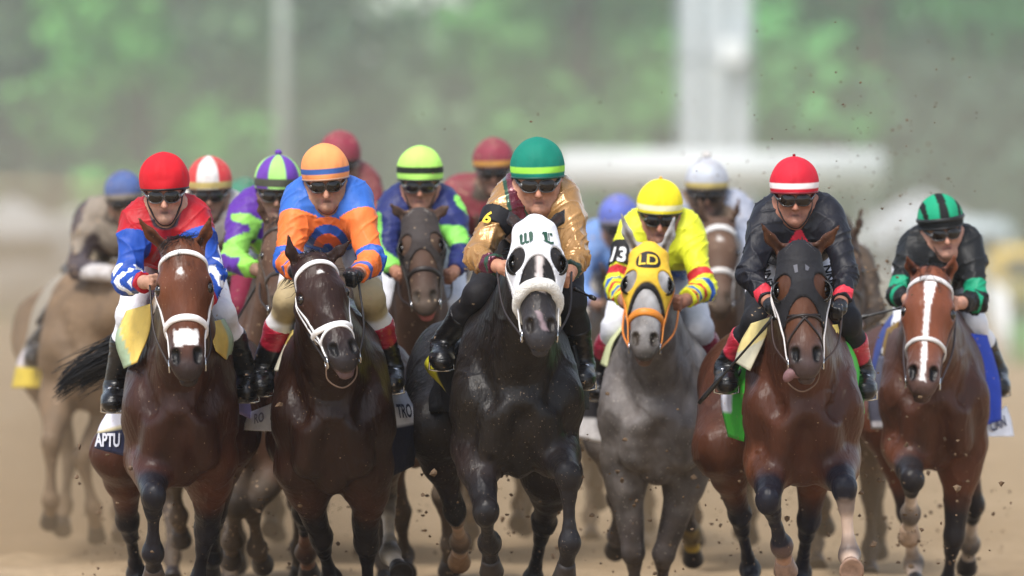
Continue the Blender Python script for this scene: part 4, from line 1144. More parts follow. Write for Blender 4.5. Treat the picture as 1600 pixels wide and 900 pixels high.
TREES = [  # px of the trunk, distance, height, crown width, colour, what sets it apart
    (40, 205, 15, 11, '#4d6044', 'dark leafy tree at the far left edge of the photo'),
    (225, 196, 13, 8.5, '#5a9a46', 'bright green tree left of the slim lamp post'),
    (130, 232, 17, 12, '#6c8458', 'grey green tall tree between the dark and the bright green trees on the left'),
    (370, 214, 16, 11, '#5f8055', 'mid green tree just left of the slim lamp post'),
    (490, 222, 13.5, 8.5, '#5f7d58', 'dull green tree just right of the slim lamp post'),
    (850, 226, 14, 9, '#5d8056', 'dull green tree beside the bright gap of sky'),
    (660, 250, 9.6, 13, '#668659', 'low broad tree under the bright gap of sky'),
    (900, 200, 15, 11, '#5a9448', 'light green tree left of the pale pylon'),
    (1030, 216, 16, 10, '#52904a', 'light green tree directly behind the pale pylon'),
    (1235, 212, 14, 8.5, '#466844', 'dark green tree just right of the pale pylon'),
    (1360, 198, 16, 11.5, '#4f924a', 'big mid green tree above the right end of the white gate'),
    (1510, 208, 15, 10, '#488646', 'mid green tree near the right edge of the photo'),
    (1640, 200, 16, 11, '#3f6f40', 'deep green tree at the far right edge of the photo'),
    (1440, 185, 6.5, 7, '#3c5640', 'low dark tree under the right hand trees'),
    (1560, 183, 6, 7, '#3e5a44', 'low dark bushy tree at the right hand edge'),
    (-70, 215, 14, 11, '#5c7450', 'grey green tree beyond the left edge of the photo'),
    (300, 255, 18, 13, '#6a825e', 'tall pale tree behind the bright green tree'),
    (1150, 260, 18, 15, '#5c9052', 'tall broad tree behind the pylon and the dark tree'),
    (960, 262, 17, 14, '#639056', 'tall broad tree behind the light green trees'),
    (360, 270, 17, 13, '#6a8264', 'tall dull tree behind the slim lamp post'),
    (1450, 258, 18, 15, '#579050', 'tall broad tree behind the big mid green tree'),
]
for i, (px, Y, hgt, cw, c, lb) in enumerate(TREES):
    tree('leafy_tree', lb, (px - 800) * Y / D0 / PPM, Y, hgt, cw, c, 100 + i)

# pale pylon with its box
x0, Yp = W(1115, 0, 158)[0], 158
py_ = thing('pylon', 'wide pale grey pylon rising behind the white starting gate', 'pylon', (x0, Yp, 0))
wpy = 118 * Yp / D0 / PPM
c_ = lin('#cdd3d6')
V, F = boxm((x0, Yp, 9), (wpy * .86, 1.0, 18)); mesh_obj('shaft', V, F, M_PAINT, py_, np.tile(c_, (8, 1)), False)
for q in (-.46, -.16, .16, .46):
    V, F = boxm((x0 + q * wpy, Yp - .56, 9), (.16, .12, 18)); mesh_obj('rib', V, F, M_PAINT, py_, np.tile(lin('#858f95'), (8, 1)), False)
for z in (3.2, 6.2, 9.2):
    V, F = boxm((x0, Yp - .52, z), (wpy * .9, .04, .12)); mesh_obj('joint_band', V, F, M_PAINT, py_, np.tile(lin('#a3abb0'), (8, 1)), False)
p = W(1145, 80, Yp - .8); V, F = boxm(p, (.5, .35, .55)); mesh_obj('speaker_box', V, F, M_PAINT, py_, np.tile(lin('#e8ebec'), (8, 1)), False)
# slim lamp post
x1, Yl = W(442, 0, 165)[0], 165
lp = thing('lamp_post', 'slim pale lamp post against the trees', 'lamp post', (x1, Yl, 0))
V, F = cylm((x1, Yl, 0), (x1, Yl, 13), .20, .13); mesh_obj('pole', V, F, M_PAINT, lp, np.tile(lin('#949a92'), (len(V), 1)))
V, F = cylm((x1, Yl, 0), (x1, Yl, .5), .4); mesh_obj('base', V, F, M_PAINT, lp, np.tile(lin('#9a9c98'), (len(V), 1)))
V, F = boxm((x1, Yl - .4, 13.05), (1.6, .5, .25)); mesh_obj('lamp_head', V, F, M_PAINT, lp, np.tile(lin('#d0d2d0'), (len(V), 1)), False)
# white starting gate across the track
Yg = 142.; kg = Yg / D0 / PPM
ga, gb = W(872, 236, Yg), W(1378, 294, Yg)
gate = thing('starting_gate', 'white starting gate standing across the track with its padded top beam', 'starting gate', ((ga[0] + gb[0]) / 2, Yg, 0))
gc, gw, gh = (ga + gb) / 2, gb[0] - ga[0], ga[2] - gb[2]
bm = bmesh.new(); bmesh.ops.create_cube(bm, size=1); bmesh.ops.scale(bm, vec=(gw, 1.6, gh), verts=bm.verts); bmesh.ops.bevel(bm, geom=bm.edges[:], offset=.07, segments=3, affect='EDGES')
V = np.array([v.co[:] for v in bm.verts]) + gc; F = [[v.index for v in f.verts] for f in bm.faces]; bm.free()
mesh_obj('top_beam', V, F, M_PAINT, gate, np.tile(lin('#d6dadb'), (len(V), 1)))
for i in range(8):
    x = ga[0] + .35 + (gw - .7) * i / 7
    V, F = boxm((x, Yg, gb[2] / 2), (.12, 1.2, gb[2])); mesh_obj('stall_post', V, F, M_PAINT, gate, np.tile(lin('#8d9490'), (8, 1)), False)
for z in (.9, 1.7):
    V, F = boxm((gc[0], Yg + .75, z), (gw - .2, .1, .14)); mesh_obj('cross_rail', V, F, M_PAINT, gate, np.tile(lin('#9fa6a2'), (8, 1)), False)
# white vans, tents and banners round the far turn
def van(px, Y, L, Hh, col, lb):
    x = (px - 800) * Y / D0 / PPM
    r = thing('parked_van', lb, 'van', (x, Y, 0), 'vans parked by the far turn')
    bm = bmesh.new(); bmesh.ops.create_cube(bm, size=1); bmesh.ops.scale(bm, vec=(L, 4.6, Hh - .4), verts=bm.verts); bmesh.ops.bevel(bm, geom=bm.edges[:], offset=.18, segments=3, affect='EDGES')
    V = np.array([v.co[:] for v in bm.verts]) + [x, Y, .4 + (Hh - .4) / 2]; F = [[v.index for v in f.verts] for f in bm.faces]; bm.free()
    mesh_obj('body', V, F, M_PAINT, r, np.tile(lin(col), (len(V), 1)))
    V, F = boxm((x, Y - 2.31, Hh * .72), (L * .8, .04, Hh * .26)); mesh_obj('windscreen', V, F, M_LENS, r, None, False)
    for s in (-1, 1):
        V, F = cylm((x + s * (L / 2 - .2), Y - 1.5, .38), (x + s * (L / 2 + .02), Y - 1.5, .38), .38); mesh_obj('wheel', V, F, M_BOOT, r, np.tile(lin('#151515'), (len(V), 1)))
        V, F = boxm((x + s * L * .36, Y - 2.32, .85), (.28, .05, .18)); mesh_obj('headlight', V, F, M_PAINT, r, np.tile(lin('#e8e6da'), (8, 1)), False)
van(418, 160, 1.9, 2.75, '#eef0ef', 'white van parked behind the lamp post foot')
van(45, 172, 2.2, 2.5, '#b5b8bb', 'pale van parked at the far left of the track')
van(1330, 174, 1.9, 2.3, '#b9bcbe', 'pale van parked right of the white starting gate')
van(1500, 176, 2.4, 2.6, '#b9c6cc', 'blue grey van parked at the right behind the green capped rider')
van(1585, 170, 1.1, 1.9, '#d9b64a', 'small yellow van at the right edge of the photo')
def tent(px, Y, w, hh, col, lb):
    x = (px - 800) * Y / D0 / PPM
    r = thing('canopy_tent', lb, 'tent', (x, Y, 0), 'canopy tents round the far turn')
    V = np.array([(x - w / 2, Y - w / 2, hh * .72), (x + w / 2, Y - w / 2, hh * .72), (x + w / 2, Y + w / 2, hh * .72), (x - w / 2, Y + w / 2, hh * .72), (x, Y, hh),
                  (x - w / 2, Y - w / 2, hh * .62), (x + w / 2, Y - w / 2, hh * .62), (x + w / 2, Y + w / 2, hh * .62), (x - w / 2, Y + w / 2, hh * .62)])
    mesh_obj('canopy', V, [[0, 1, 4], [1, 2, 4], [2, 3, 4], [3, 0, 4], [5, 6, 1, 0], [6, 7, 2, 1], [7, 8, 3, 2], [8, 5, 0, 3]], M_CLOTH, r, np.tile(lin(col), (9, 1)), False)
    for a in (-1, 1):
        for b in (-1, 1):
            V, F = cylm((x + a * (w / 2 - .06), Y + b * (w / 2 - .06), 0), (x + a * (w / 2 - .06), Y + b * (w / 2 - .06), hh * .66), .04, seg=6); mesh_obj('leg', V, F, M_PAINT, r, np.tile(lin('#cfcfcf'), (len(V), 1)))
tent(20, 178, 3.2, 3.2, '#b9bcbc', 'white canopy tent at the far left edge')
tent(120, 184, 3.0, 3.0, '#aeb4ae', 'pale canopy tent behind the muddy rider')
tent(1440, 182, 3.2, 3.4, '#b4b6b8', 'white canopy tent left of the green capped rider')
# crowd along the rail, one mass
def crowd(name, x0, x1, Y0, Y1, n, seed, cols):
    r = random.Random(seed); parts = []; cc = []
    for i in range(n):
        x, y = r.uniform(x0, x1), r.uniform(Y0, Y1); hh = r.uniform(1.55, 1.85); c = lin(r.choice(cols))
        for (z0, z1, ra, rb, q) in ((.0, .48, .10, .16, lin(r.choice(['#2b2d35', '#4a4a50', '#8d8375']))), (.48, .82, .19, .21, c), (.82, .86, .09, .07, lin('#b98b72')), (.87, 1.0, .10, .07, lin(r.choice(['#b98b72', '#3a2a20', '#e8e4dc'])))):
            v, f = cylm((x, y, z0 * hh), (x, y, z1 * hh), ra, rb, 7); parts.append((v, f)); cc.append(np.tile(q, (len(v), 1)))
    V, F = join(parts); o = mesh_obj(name, V, F, M_CLOTH, None, np.concatenate(cc)); tag(o, kind='stuff')
    return o
CC = ['#e9e7e4', '#d8d5dc', '#c9b6c8', '#b7a7d6', '#8f8f98', '#c7a39a', '#dcdfe6', '#7f8ea8', '#a86f62', '#eeeeee', '#5a5f6b']
crowd('distant_crowd', -19, 17, 186.5, 195, 260, 5, CC)
def fence(name, lb, A, B, hgt, col, n, rails):
    A, B = np.array(A, float), np.array(B, float)
    r = thing(name, lb, 'fence', tuple((A + B) / 2))
    for i in range(n):
        p = A + (B - A) * i / (n - 1); V, F = cylm(p, p + [0, 0, hgt], .05, .05, 8); mesh_obj('post', V, F, M_PAINT, r, np.tile(lin(col), (len(V), 1)))
    for z in rails:
        V, F = tube(np.array([A + [0, -.06, z], (A + B) / 2 + [0, -.06, z], B + [0, -.06, z]]), .06, 8); mesh_obj('rail', V, F, M_PAINT, r, np.tile(lin(col), (len(V), 1)))
fence('running_rail', 'white rail along the edge of the infield grass', (7.4, 102, 0), (12.6, 180, 0), 1.05, '#eceeee', 20, (.98,))
fence('perimeter_fence', 'low pale fence across the far turn in front of the crowd', (-24, 181, 0), (24, 181, 0), 1.1, '#b9b4aa', 26, (.5, 1.02))
# brown hedge-like board wall behind the crowd
w_ = thing('board_wall', 'long dull brown board wall behind the crowd', 'wall', (0, 198, 0))
V, F = boxm((0, 198, 1.2), (60, .3, 2.4)); mesh_obj('boards', V, F, surf('weathered_boards', '#8b7767', .85, .1, .25, 1.2), w_, None, False)
V, F = boxm((0, 198, 2.46), (60.2, .5, .12)); mesh_obj('coping', V, F, surf('coping', '#a09486', .8, .2, .2, 2), w_, None, False)
# ------------------------------------------------------------------ silks
def fill(c, h): return np.tile(lin(h), (len(c['x']), 1))
def put(C, m, h): C[m] = lin(h); return C
def silk_redblue(c):
    C = fill(c, '#b01520'); a = c['arm']; t, V = c['t'], c['V']
    put(C, a & (t > .13), '#1f4aa4')
    ph = np.abs((c['ang'] / (math.pi / 3)) % 2 - 1)
    put(C, a & (t > .40) & (t < .90) & (np.abs((t * 3.4 + ph * .55) % 1.0 - .5) < .21), '#e8ebf2')
    put(C, a & (t > .93), '#b01c2c'); put(C, ~a & (np.abs(c['x']) < .22) & (c['z'] < -.02) & (c['y'] < .12), '#a5162a')
    return C
def silk_orangeblue(c):
    C = fill(c, '#3568bd'); a = c['arm']; t = c['t']
    r = np.hypot(c['x'] * .145, c['z'] + .225)
    ft = ~a & (c['y'] < .2)
    put(C, ft & (r < .150), '#ee7434'); put(C, ft & (r < .115), '#2d58ad'); put(C, ft & (r < .075), '#e86a38'); put(C, ft & (r < .030), '#2d58ad')
    put(C, a & (t > .14), '#f07a3a'); put(C, a & (t > .42) & (t < .57), '#3063bd'); put(C, a & (t > .86) & (t < .93), '#4a66ae')
    return C
def silk_gold(c):
    C = fill(c, '#a87d48'); a = c['arm']; t = c['t']
    q = c['x'] + .9 * c['z'] / .145 * .25
    m = (~a | (t < .4)) & (c['x'] < -.2) & (c['s'] <= 0) & (c['y'] < .5)
    put(C, m & (np.abs(q + .80) < .38), '#1f4630'); put(C, m & (np.abs(q + .80) < .24), '#5d1626')
    put(C, a & (t > .80) & (c['s'] < 0), '#5a1830'); put(C, a & (t > .80) & (c['s'] < 0) & (c['n']((30, 30, 30), 4) > .25), '#1f4a34')
    put(C, a & (t > .90) & (c['s'] > 0), '#1f3a30')
    return C
def silk_yellow(c):
    C = fill(c, '#dde02e'); a = c['arm']; t = c['t']
    for lo, hi, h in ((.36, .43, '#c42a2f'), (.50, .59, '#2a5cb0'), (.66, .72, '#c8302f'), (.80, .85, '#2e5fae'), (.88, .93, '#cf3a2c')): put(C, a & (t > lo) & (t < hi), h)
    put(C, ~a & (c['z'] < -.19) & (c['z'] > -.235), '#2a56a6'); put(C, ~a & (c['z'] < -.235) & (c['z'] > -.26), '#c42a2f')
    return C
def silk_black(c):
    C = fill(c, '#17171f'); a = c['arm']; t = c['t']
    put(C, ~a & (np.abs(c['x']) / .36 + np.abs(c['z'] + .125) / .085 < 1), '#c9243a'); put(C, a & (t > .84) & (t < .95), '#cf3444')
    return C
def silk_blackgreen(c):
    C = fill(c, '#141516'); a = c['arm']; t = c['t']
    put(C, a & (t > .36) & (t < .47), '#12936b'); put(C, a & (t > .62) & (t < .70), '#12936b'); return C
def patches(base, alt, f=8, th=.15, seed=1, extra=None):
    def fn(c):
        C = fill(c, base); put(C, c['n']((f, f, f), seed) > th, alt)
        if extra: put(C, c['n']((f * .8,) * 3, seed + 5) > .35, extra)
        return C
    return fn
def silk_purple(c):
    C = fill(c, '#5a2d92'); a = c['arm']; n = c['n']((9, 9, 11), 8)
    put(C, a & (c['t'] > .12), '#8fd05a'); put(C, a & (c['t'] > .12) & (n > .05), '#5a2d92'); put(C, a & (c['t'] > .8), '#8fdb52'); put(C, ~a & (c['z'] < -.14) & (c['n']((7, 7, 7), 3) > 0), '#86d04c')
    return C
def cap_plain(h, band=None, lo=.10, hi=.24, band2=None):
    def fn(a, t):
        if band and lo < t < hi: return band
        if band2 and t < lo: return band2
        return h
    return fn
def cap_quarter(h1, h2, n=4, off=0., band=None, lo=.08, hi=.26):
    def fn(a, t):
        if band and lo < t < hi: return band
        return h1 if int(math.floor((a + math.pi + off) / (2 * math.pi / n))) % 2 == 0 else h2
    return fn
def cap_stripe(a, t):
    x = math.sin(a) * math.cos(t * math.pi / 2) ** .82
    if t < .16: return '#17191a'
    return '#17191a' if abs(x) < .17 or .62 < abs(x) < .80 else '#1c9a70'

def cloth_plain(h): return lambda s, d, u: h
def cloth_bands(*rows):
    def fn(s, d, u):
        for lo, h in rows:
            if d >= lo: r = h
        return r
    return fn
def cloth_side(l, r):
    return lambda s, d, u: (l if s == 0 else r)(s, d, u)

def legs(cx, bot, r, var=0):
    """Stride poses for horses whose legs the pack hides."""
    v = [((-48, 40), (-46, 128), (-44, 160), (52, 46), (48, 120), (46, 150)), ((-50, 10), (-44, 80), (-40, 110), (46, 62), (44, 160), (44, 200))][var % 2]
    q = lambda p: (cx + p[0] * r, bot + p[1] * r)
    return dict(fl=dict(k=q(v[0]), f=q(v[1]), h=q(v[2]), s=(-1, 1, 1)), fr=dict(k=q(v[3]), f=q(v[4]), h=q(v[5]), s=(1, 1, -1)),
                hl=dict(k=q((-58, 60)), f=q((-56, 150)), h=q((-54, 185))), hr=dict(k=q((58, 40)), f=q((60, 120)), h=q((60, 155)), s=(1, 1, 1)))

HORSES, RIDERS = [], []
# 1 ---- bay, red cap
HORSES.append(dict(label='glossy bay horse with white bridle and a square white patch on its nose', Y=29.9, cx=281, bot=768, seed=1, coat='#331b12', face='#603621', muzzle='#241d1c', arm='#4e2a1c', points='#1b191f', wd=.83,
    poll=(284, 378), muz=(293, 586), ears=((221, 346), (327, 344)), nose=.20, turn=.03,
    fl=dict(k=(240, 775), f=(239, 864), h=(240, 893), s=(-1, 1, 1)), fr=dict(k=(322, 829), f=(307, 918), h=(303, 950), s=(1, 1, -1)),
    hl=dict(st=(190, 708), k=(199, 812), f=(214, 898), h=(222, 930), s=(1, 1, -1)), hr=dict(k=(338, 800), f=(332, 868), h=(329, 890), s=(1, 1, 1)),
    marks=[(lambda u, d: (.016 - np.hypot(u + .012, (d - .135) * .7)) / .006, '#efe9e4'), (lambda u, d: np.minimum(.056 - np.abs(u), np.minimum(d - .395, .475 - d)) / .006, '#e6e2de')],
    brow='#efeceb', bridle='#eae6e4', nosecol='#e9e3df', noseband=.365, nosewd=.03, cheek2=True, cheekwd=.016, hoofc=dict(fl='#4a3d35'),
    rein={-1: (234, 446, -.25), 1: (322, 482, -.25)}, longlock=True, tail=(-.82, .25, .16), taillen=.72,
    scloth=dict(dy=(.62, 1.15), z=(.95, .95), flare=(.0, .0), col=cloth_plain('#d8d5e0')),
    flaps=[('saddle_towel', .08, .28, [(238, 474), (233, 520), (214, 566)], [(198, 486), (181, 530), (194, 576)], lambda u, v: '#a9bf9c' if u > 1.15 - .75 * v else '#e6c565'),
        ('saddle_towel', .08, .28, [(322, 505), (328, 522), (338, 548)], [(350, 498), (364, 530), (358, 566)], lambda u, v: '#a9bf9c' if u > .8 else '#dfc064'),
        ('saddle_cloth', .55, .80, [(200, 596), (200, 650), (200, 714)], [(174, 636), (155, 668), (148, 700)], lambda u, v: '#181b38' if v > .66 else ('#d3c59a' if v > .60 else '#e4e2ec'), ('APTU', .55, .82, .082, '#d4d5e0')),
        ('saddle_cloth', .55, .80, [(350, 540), (362, 600), (372, 645)], [(362, 532), (382, 590), (394, 655)], lambda u, v: '#bba9dc')]))
RIDERS.append(dict(label='jockey in red cap and red and blue silks with white chevron sleeves', Y=29.9, top=(253, 232), chin=(258, 348), sh=((208, 334), (310, 332)), elb=((190, 440, .02), (338, 430, .04)), hand=((232, 441, -.20), (322, 478, -.20)),
    knee=((205, 492), (345, 492)), foot=((176, 628), (385, 612)), silk=silk_redblue, cap=cap_plain('#c81c28'), rimc='#1a1415', gog='#4a4848', skin='#bd8f78', jaw=.90, nosel=.004, collar='#3a2e36', stubble=.35, boot=.40, breech='#e9eaef', nod=.04))
# 2 ---- dark bay, orange cap
HORSES.append(dict(label='dark brown horse with double white noseband and a tiny star', Y=29.9, cx=520, bot=782, seed=2, coat='#24130c', face='#2f1b14', muzzle='#282222', arm='#351d14', points='#141013', wd=.92, deep=.80,
    poll=(491, 396), muz=(546, 568), ears=((452, 374), (545, 378)), nose=.26, turn=.28,
    fl=dict(k=(500, 838), f=(518, 905), h=(524, 936), s=(1, 1, -1)), fr=dict(k=(573, 847), f=(575, 930), h=(577, 960), s=(1, 1, -1)),
    hl=dict(k=(474, 800), f=(478, 862), h=(482, 888), s=(1, 1, 1)), hr=dict(k=(604, 775), f=(610, 866), h=(624, 890), s=(1, -1, -1)), socks=dict(hr=(.1, '#c9b9a6'), hl=(.5, '#7d5540')),
    marks=[(lambda u, d: (.013 - np.hypot(u * .7, (d - .10 - 8 * u * u))) / .006, '#dcd6d0')], lips='#5f4b4b',
    brow='#efecec', bridle='#e9e7e6', nosecol='#efecea', noseband=.37, nose2=.45, nosewd=.026, nosetilt=-.02, cheek2=True,
    rein={-1: (458, 430, -.2), 1: (560, 440, -.2)}, reincol='#1a1516', chin_rein=True, tail=(.1, .9, -.1),
    scloth=dict(dy=(.62, 1.15), z=(.95, .95), flare=(.0, .0), col=cloth_plain('#2a2c3c')),
    flaps=[('saddle_towel', .25, .50, [(470, 512), (458, 545), (440, 580)], [(452, 518), (440, 548), (428, 580)], lambda u, v: '#e4cf78' if v < .35 else '#dedac6'),
        ('saddle_towel', .25, .50, [(566, 536), (573, 552), (580, 568)], [(588, 543), (592, 556), (590, 570)], lambda u, v: '#e0bf4e'),
        ('saddle_cloth', .55, .80, [(430, 628), (430, 650), (430, 674)], [(390, 645), (384, 660), (382, 672)], lambda u, v: '#e6e5e6', ('RO', .5, .5, .06, '#8a8894')),
        ('saddle_cloth', .55, .85, [(606, 600), (612, 668), (610, 745)], [(634, 612), (653, 660), (646, 728)], lambda u, v: '#d9d9dc' if .28 < v < .50 else ('#aab0bd' if v < .28 else '#14182e'), ('TRO', .5, .38, .085, '#20243c'))]))
RIDERS.append(dict(label='jockey in orange cap and blue silks with orange sleeves', Y=29.9, top=(504, 219), chin=(512, 330), sh=((462, 302), (562, 300)), elb=((443, 410, .0), (588, 408, .0)), hand=((462, 425, -.20), (556, 432, -.20)),
    knee=((452, 470), (578, 466)), foot=((408, 602), (612, 598)), silk=silk_orangeblue, cap=cap_plain('#f29a5e', '#3b5f9e', .12, .24), gog='#3a3128', skin='#ad7f66', jaw=.95, nosel=.008, rimc='#b0896e', collar='#3568bd', glove='#1a1a1c', breech='#ecebec', kneecol='#b9a67e', kneer=.12, boot=.42, boottop='#a81f36', nod=.05, stubble=.3,
    text=[('CURLI', 560, 415, .055, '#1a1a1c', -88, .03, 'breech')]))
# 3 ---- black, white hood
WP = [[(-.088, .072), (-.076, .064), (-.066, .074), (-.068, .116), (-.078, .122), (-.080, .080)], [(-.060, .070), (-.050, .064), (-.044, .072), (-.046, .116), (-.056, .122), (-.054, .078)], [(-.036, .068), (-.024, .062), (-.016, .074), (-.018, .112), (-.030, .126), (-.026, .080)], [(-.076, .116), (-.058, .112), (-.054, .124), (-.066, .128)], [(-.054, .114), (-.032, .112), (-.034, .126), (-.046, .128)]]
LP = [[(.026, .070), (.042, .062), (.046, .070), (.044, .112), (.030, .114), (.032, .078)], [(.020, .116), (.034, .108), (.060, .114), (.080, .106), (.076, .120), (.060, .127), (.036, .122)], [(.050, .068), (.055, .066), (.055, .108), (.050, .108)], [(.058, .068), (.074, .062), (.078, .074), (.062, .080)], [(.018, .080), (.024, .066), (.034, .064), (.028, .076)]]
HORSES.append(dict(label='black horse wearing a white blinker hood lettered W L and a thick white noseband', Y=29.6, cx=815, bot=752, seed=3, coat='#0d0b0c', face='#1b1819', muzzle='#2c2c31', arm='#1d1415', points='#131318', wd=1.0, deep=.76, yaw=-.10, mat=M_COATD,
    poll=(838, 342), muz=(846, 536), ears=((798, 332), (880, 330)), nose=.24, turn=.08, eardy=.16,
    fl=dict(k=(758, 800), f=(764, 848), h=(767, 880), s=(-1, 1, 1)), fr=dict(k=(888, 742), f=(890, 848), h=(884, 888), s=(-1, 1, 1)),
    hl=dict(st=(672, 668), k=(712, 800), f=(719, 846), h=(718, 868), s=(1, 1, 1)), hr=dict(st=(862, 740), k=(850, 815), f=(833, 905), h=(832, 930), s=(1, 1, -1)), socks=dict(hl=(.0, '#c7a183')), hoofc=dict(hl='#9a7250'),
    marks=[(lambda u, d: (.020 - np.abs(u - .0 - .10 * np.abs(d - .25))) / .008 * (d < .36) * (d > .1), '#cfc4c0'), (lambda u, d: (.018 - np.abs(u + .006 - .38 * (d - .47))) / .008 * (d > .455) * (d < .545), '#7d6c71')],
    hood=dict(col='#e6e6ea', apex=.185, low=.40, half=.086, eye=(.036, .056), text=[], polys=[(WP, '#234a3a', .003), (LP, '#234a3a', .003)]), roll=(.385, .06, .030), noseband=None, bridle='#1c1718', cheek='#e0dedb',
    rein={-1: (776, 420, -.2), 1: (893, 425, -.2)}, reincol='#2a2424', forelock=False, girth='#e8e4dc', tail=(.2, .9, 0),
    scloth=dict(dy=(.62, 1.15), z=(.95, .95), flare=(.0, .0), col=cloth_plain('#1c1b1f')),
    flaps=[('saddle_towel', .25, .55, [(780, 460), (756, 494), (738, 532), (730, 566)], [(768, 452), (738, 486), (722, 526), (716, 562)], lambda u, v: '#d8d2bc'),
        ('saddle_cloth', .50, .80, [(736, 535), (720, 580), (708, 626)], [(692, 535), (664, 570), (693, 606)], lambda u, v: '#e3da2c' if u > .72 else '#19191d'),
        ('saddle_cloth', .40, .80, [(896, 540), (905, 590), (908, 640)], [(906, 540), (918, 590), (920, 640)], lambda u, v: '#1a1a1e')]))
RIDERS.append(dict(label='jockey in green cap and shiny gold silks with a maroon sash', Y=29.6, top=(839, 209), chin=(842, 334), sh=((792, 298), (888, 300)), elb=((737, 402, -.02), (908, 402, .0)), hand=((786, 419, -.22), (888, 432, -.16)),
    knee=((748, 462), (892, 470)), foot=((690, 562), (912, 592)), silk=silk_gold, silkmat=M_SATIN, fold=.014, cap=cap_plain('#147a66', '#9ade4c', .10, .22, '#147a66'), rimc='#0f4a3e', gog='#4a4848', skin='#b8846a', jaw=.86, nosel=.002, collar='#1f4630', breech='#19171a', boot=.5, nod=.05,
    armband=(.42, '#17161a', .040, '6', '#e6c83c', .085),
    whip=[(898, 452, -.2), (930, 467, -.3)], whiplabel='short black whip held at the right of the white hooded black horse'))
# 4 ---- grey, yellow hood
HORSES.append(dict(label='grey horse in a yellow blinker hood with an orange bridle', Y=32.0, cx=1030, bot=762, seed=4, coat='#6b6868', face='#a6a5a6', muzzle='#5d5958', arm='#625e5d', points='#454246', wd=1.0, mat=M_GREY, mottle=.55, deep=.76,
    poll=(1014, 384), muz=(1006, 554), ears=((973, 338), (1052, 344)), nose=.22, turn=-.05,
    fl=dict(k=(990, 864), f=(993, 935), h=(994, 960), s=(1, 1, -1)), fr=dict(k=(1037, 866), f=(1034, 925), h=(1034, 950), s=(1, 1, 1)),
    hl=dict(k=(965, 778), f=(964, 836), h=(962, 852), s=(1, 1, 1)), hr=dict(k=(1074, 775), f=(1080, 832), h=(1082, 862), s=(1, 1, 1)), socks=dict(hr=(.82, '#c9a53c')),
    hood=dict(col='#e8bb35', trim='#191718', apex=.245, low=.36, half=.085, eye=(.038, .055), text=[('LD', .086, (.0, .085), '#efc93e', .02)],
        polys=[([[( .068 * math.cos(a), .085 + .054 * math.sin(a)) for a in np.linspace(0, 2 * math.pi, 25)[:-1]]], '#191718', .0)]),
    noseband=.39, nosecol='#e58a2c', nosewd=.036, bridle='#e0852e', cheek='#e58a30', cheekwd=.024, rein={-1: (978, 470, -.2), 1: (1062, 470, -.2)}, reincol='#d97f30', lips='#86695a', hair='#6b6768', forelock=False,
    scloth=dict(dy=(.62, 1.15), z=(.95, .95), flare=(.0, .0), col=cloth_plain('#2a2628')),
    flaps=[('saddle_towel', .25, .55, [(978, 508), (958, 536), (948, 574)], [(968, 498), (947, 526), (936, 568)], lambda u, v: '#cfd3a2'),
        ('saddle_cloth', .50, .80, [(950, 560), (946, 620), (944, 694)], [(932, 570), (912, 625), (903, 684)], lambda u, v: '#dcd8d6' if v > .72 else '#2b292c'),
        ('saddle_cloth', .40, .80, [(1072, 510), (1088, 560), (1098, 610)], [(1088, 512), (1108, 560), (1118, 610)], lambda u, v: '#29272b')]))
RIDERS.append(dict(label='jockey in yellow cap and yellow silks with blue and red hoops', Y=32.0, top=(1033, 276), chin=(1030, 382), sh=((985, 350), (1082, 350)), elb=((956, 448, .0), (1106, 452, .0)), hand=((978, 474, -.22), (1066, 472, -.22)),
    knee=((962, 512), (1092, 512)), foot=((935, 610), (1120, 600)), silk=silk_yellow, cap=cap_plain('#f0dc27', '#efe9b8', .10, .20, '#f0dc27'), rimc='#1a1a1a', button='#d8a838', btr=.009, gog='#161616', skin='#9d6c58', jaw=.9, nosel=.006, collar='#d8dc3a', breech='#dcdce2', boot=.30, boottop='#8a2036', nod=.07,
    armband=(.50, '#1d1a1b', .058, '13', '#f2f0ee', .105), text=[('IKER', 1072, 425, .04, '#6b8fb5', 80, .02, 'breech')]))
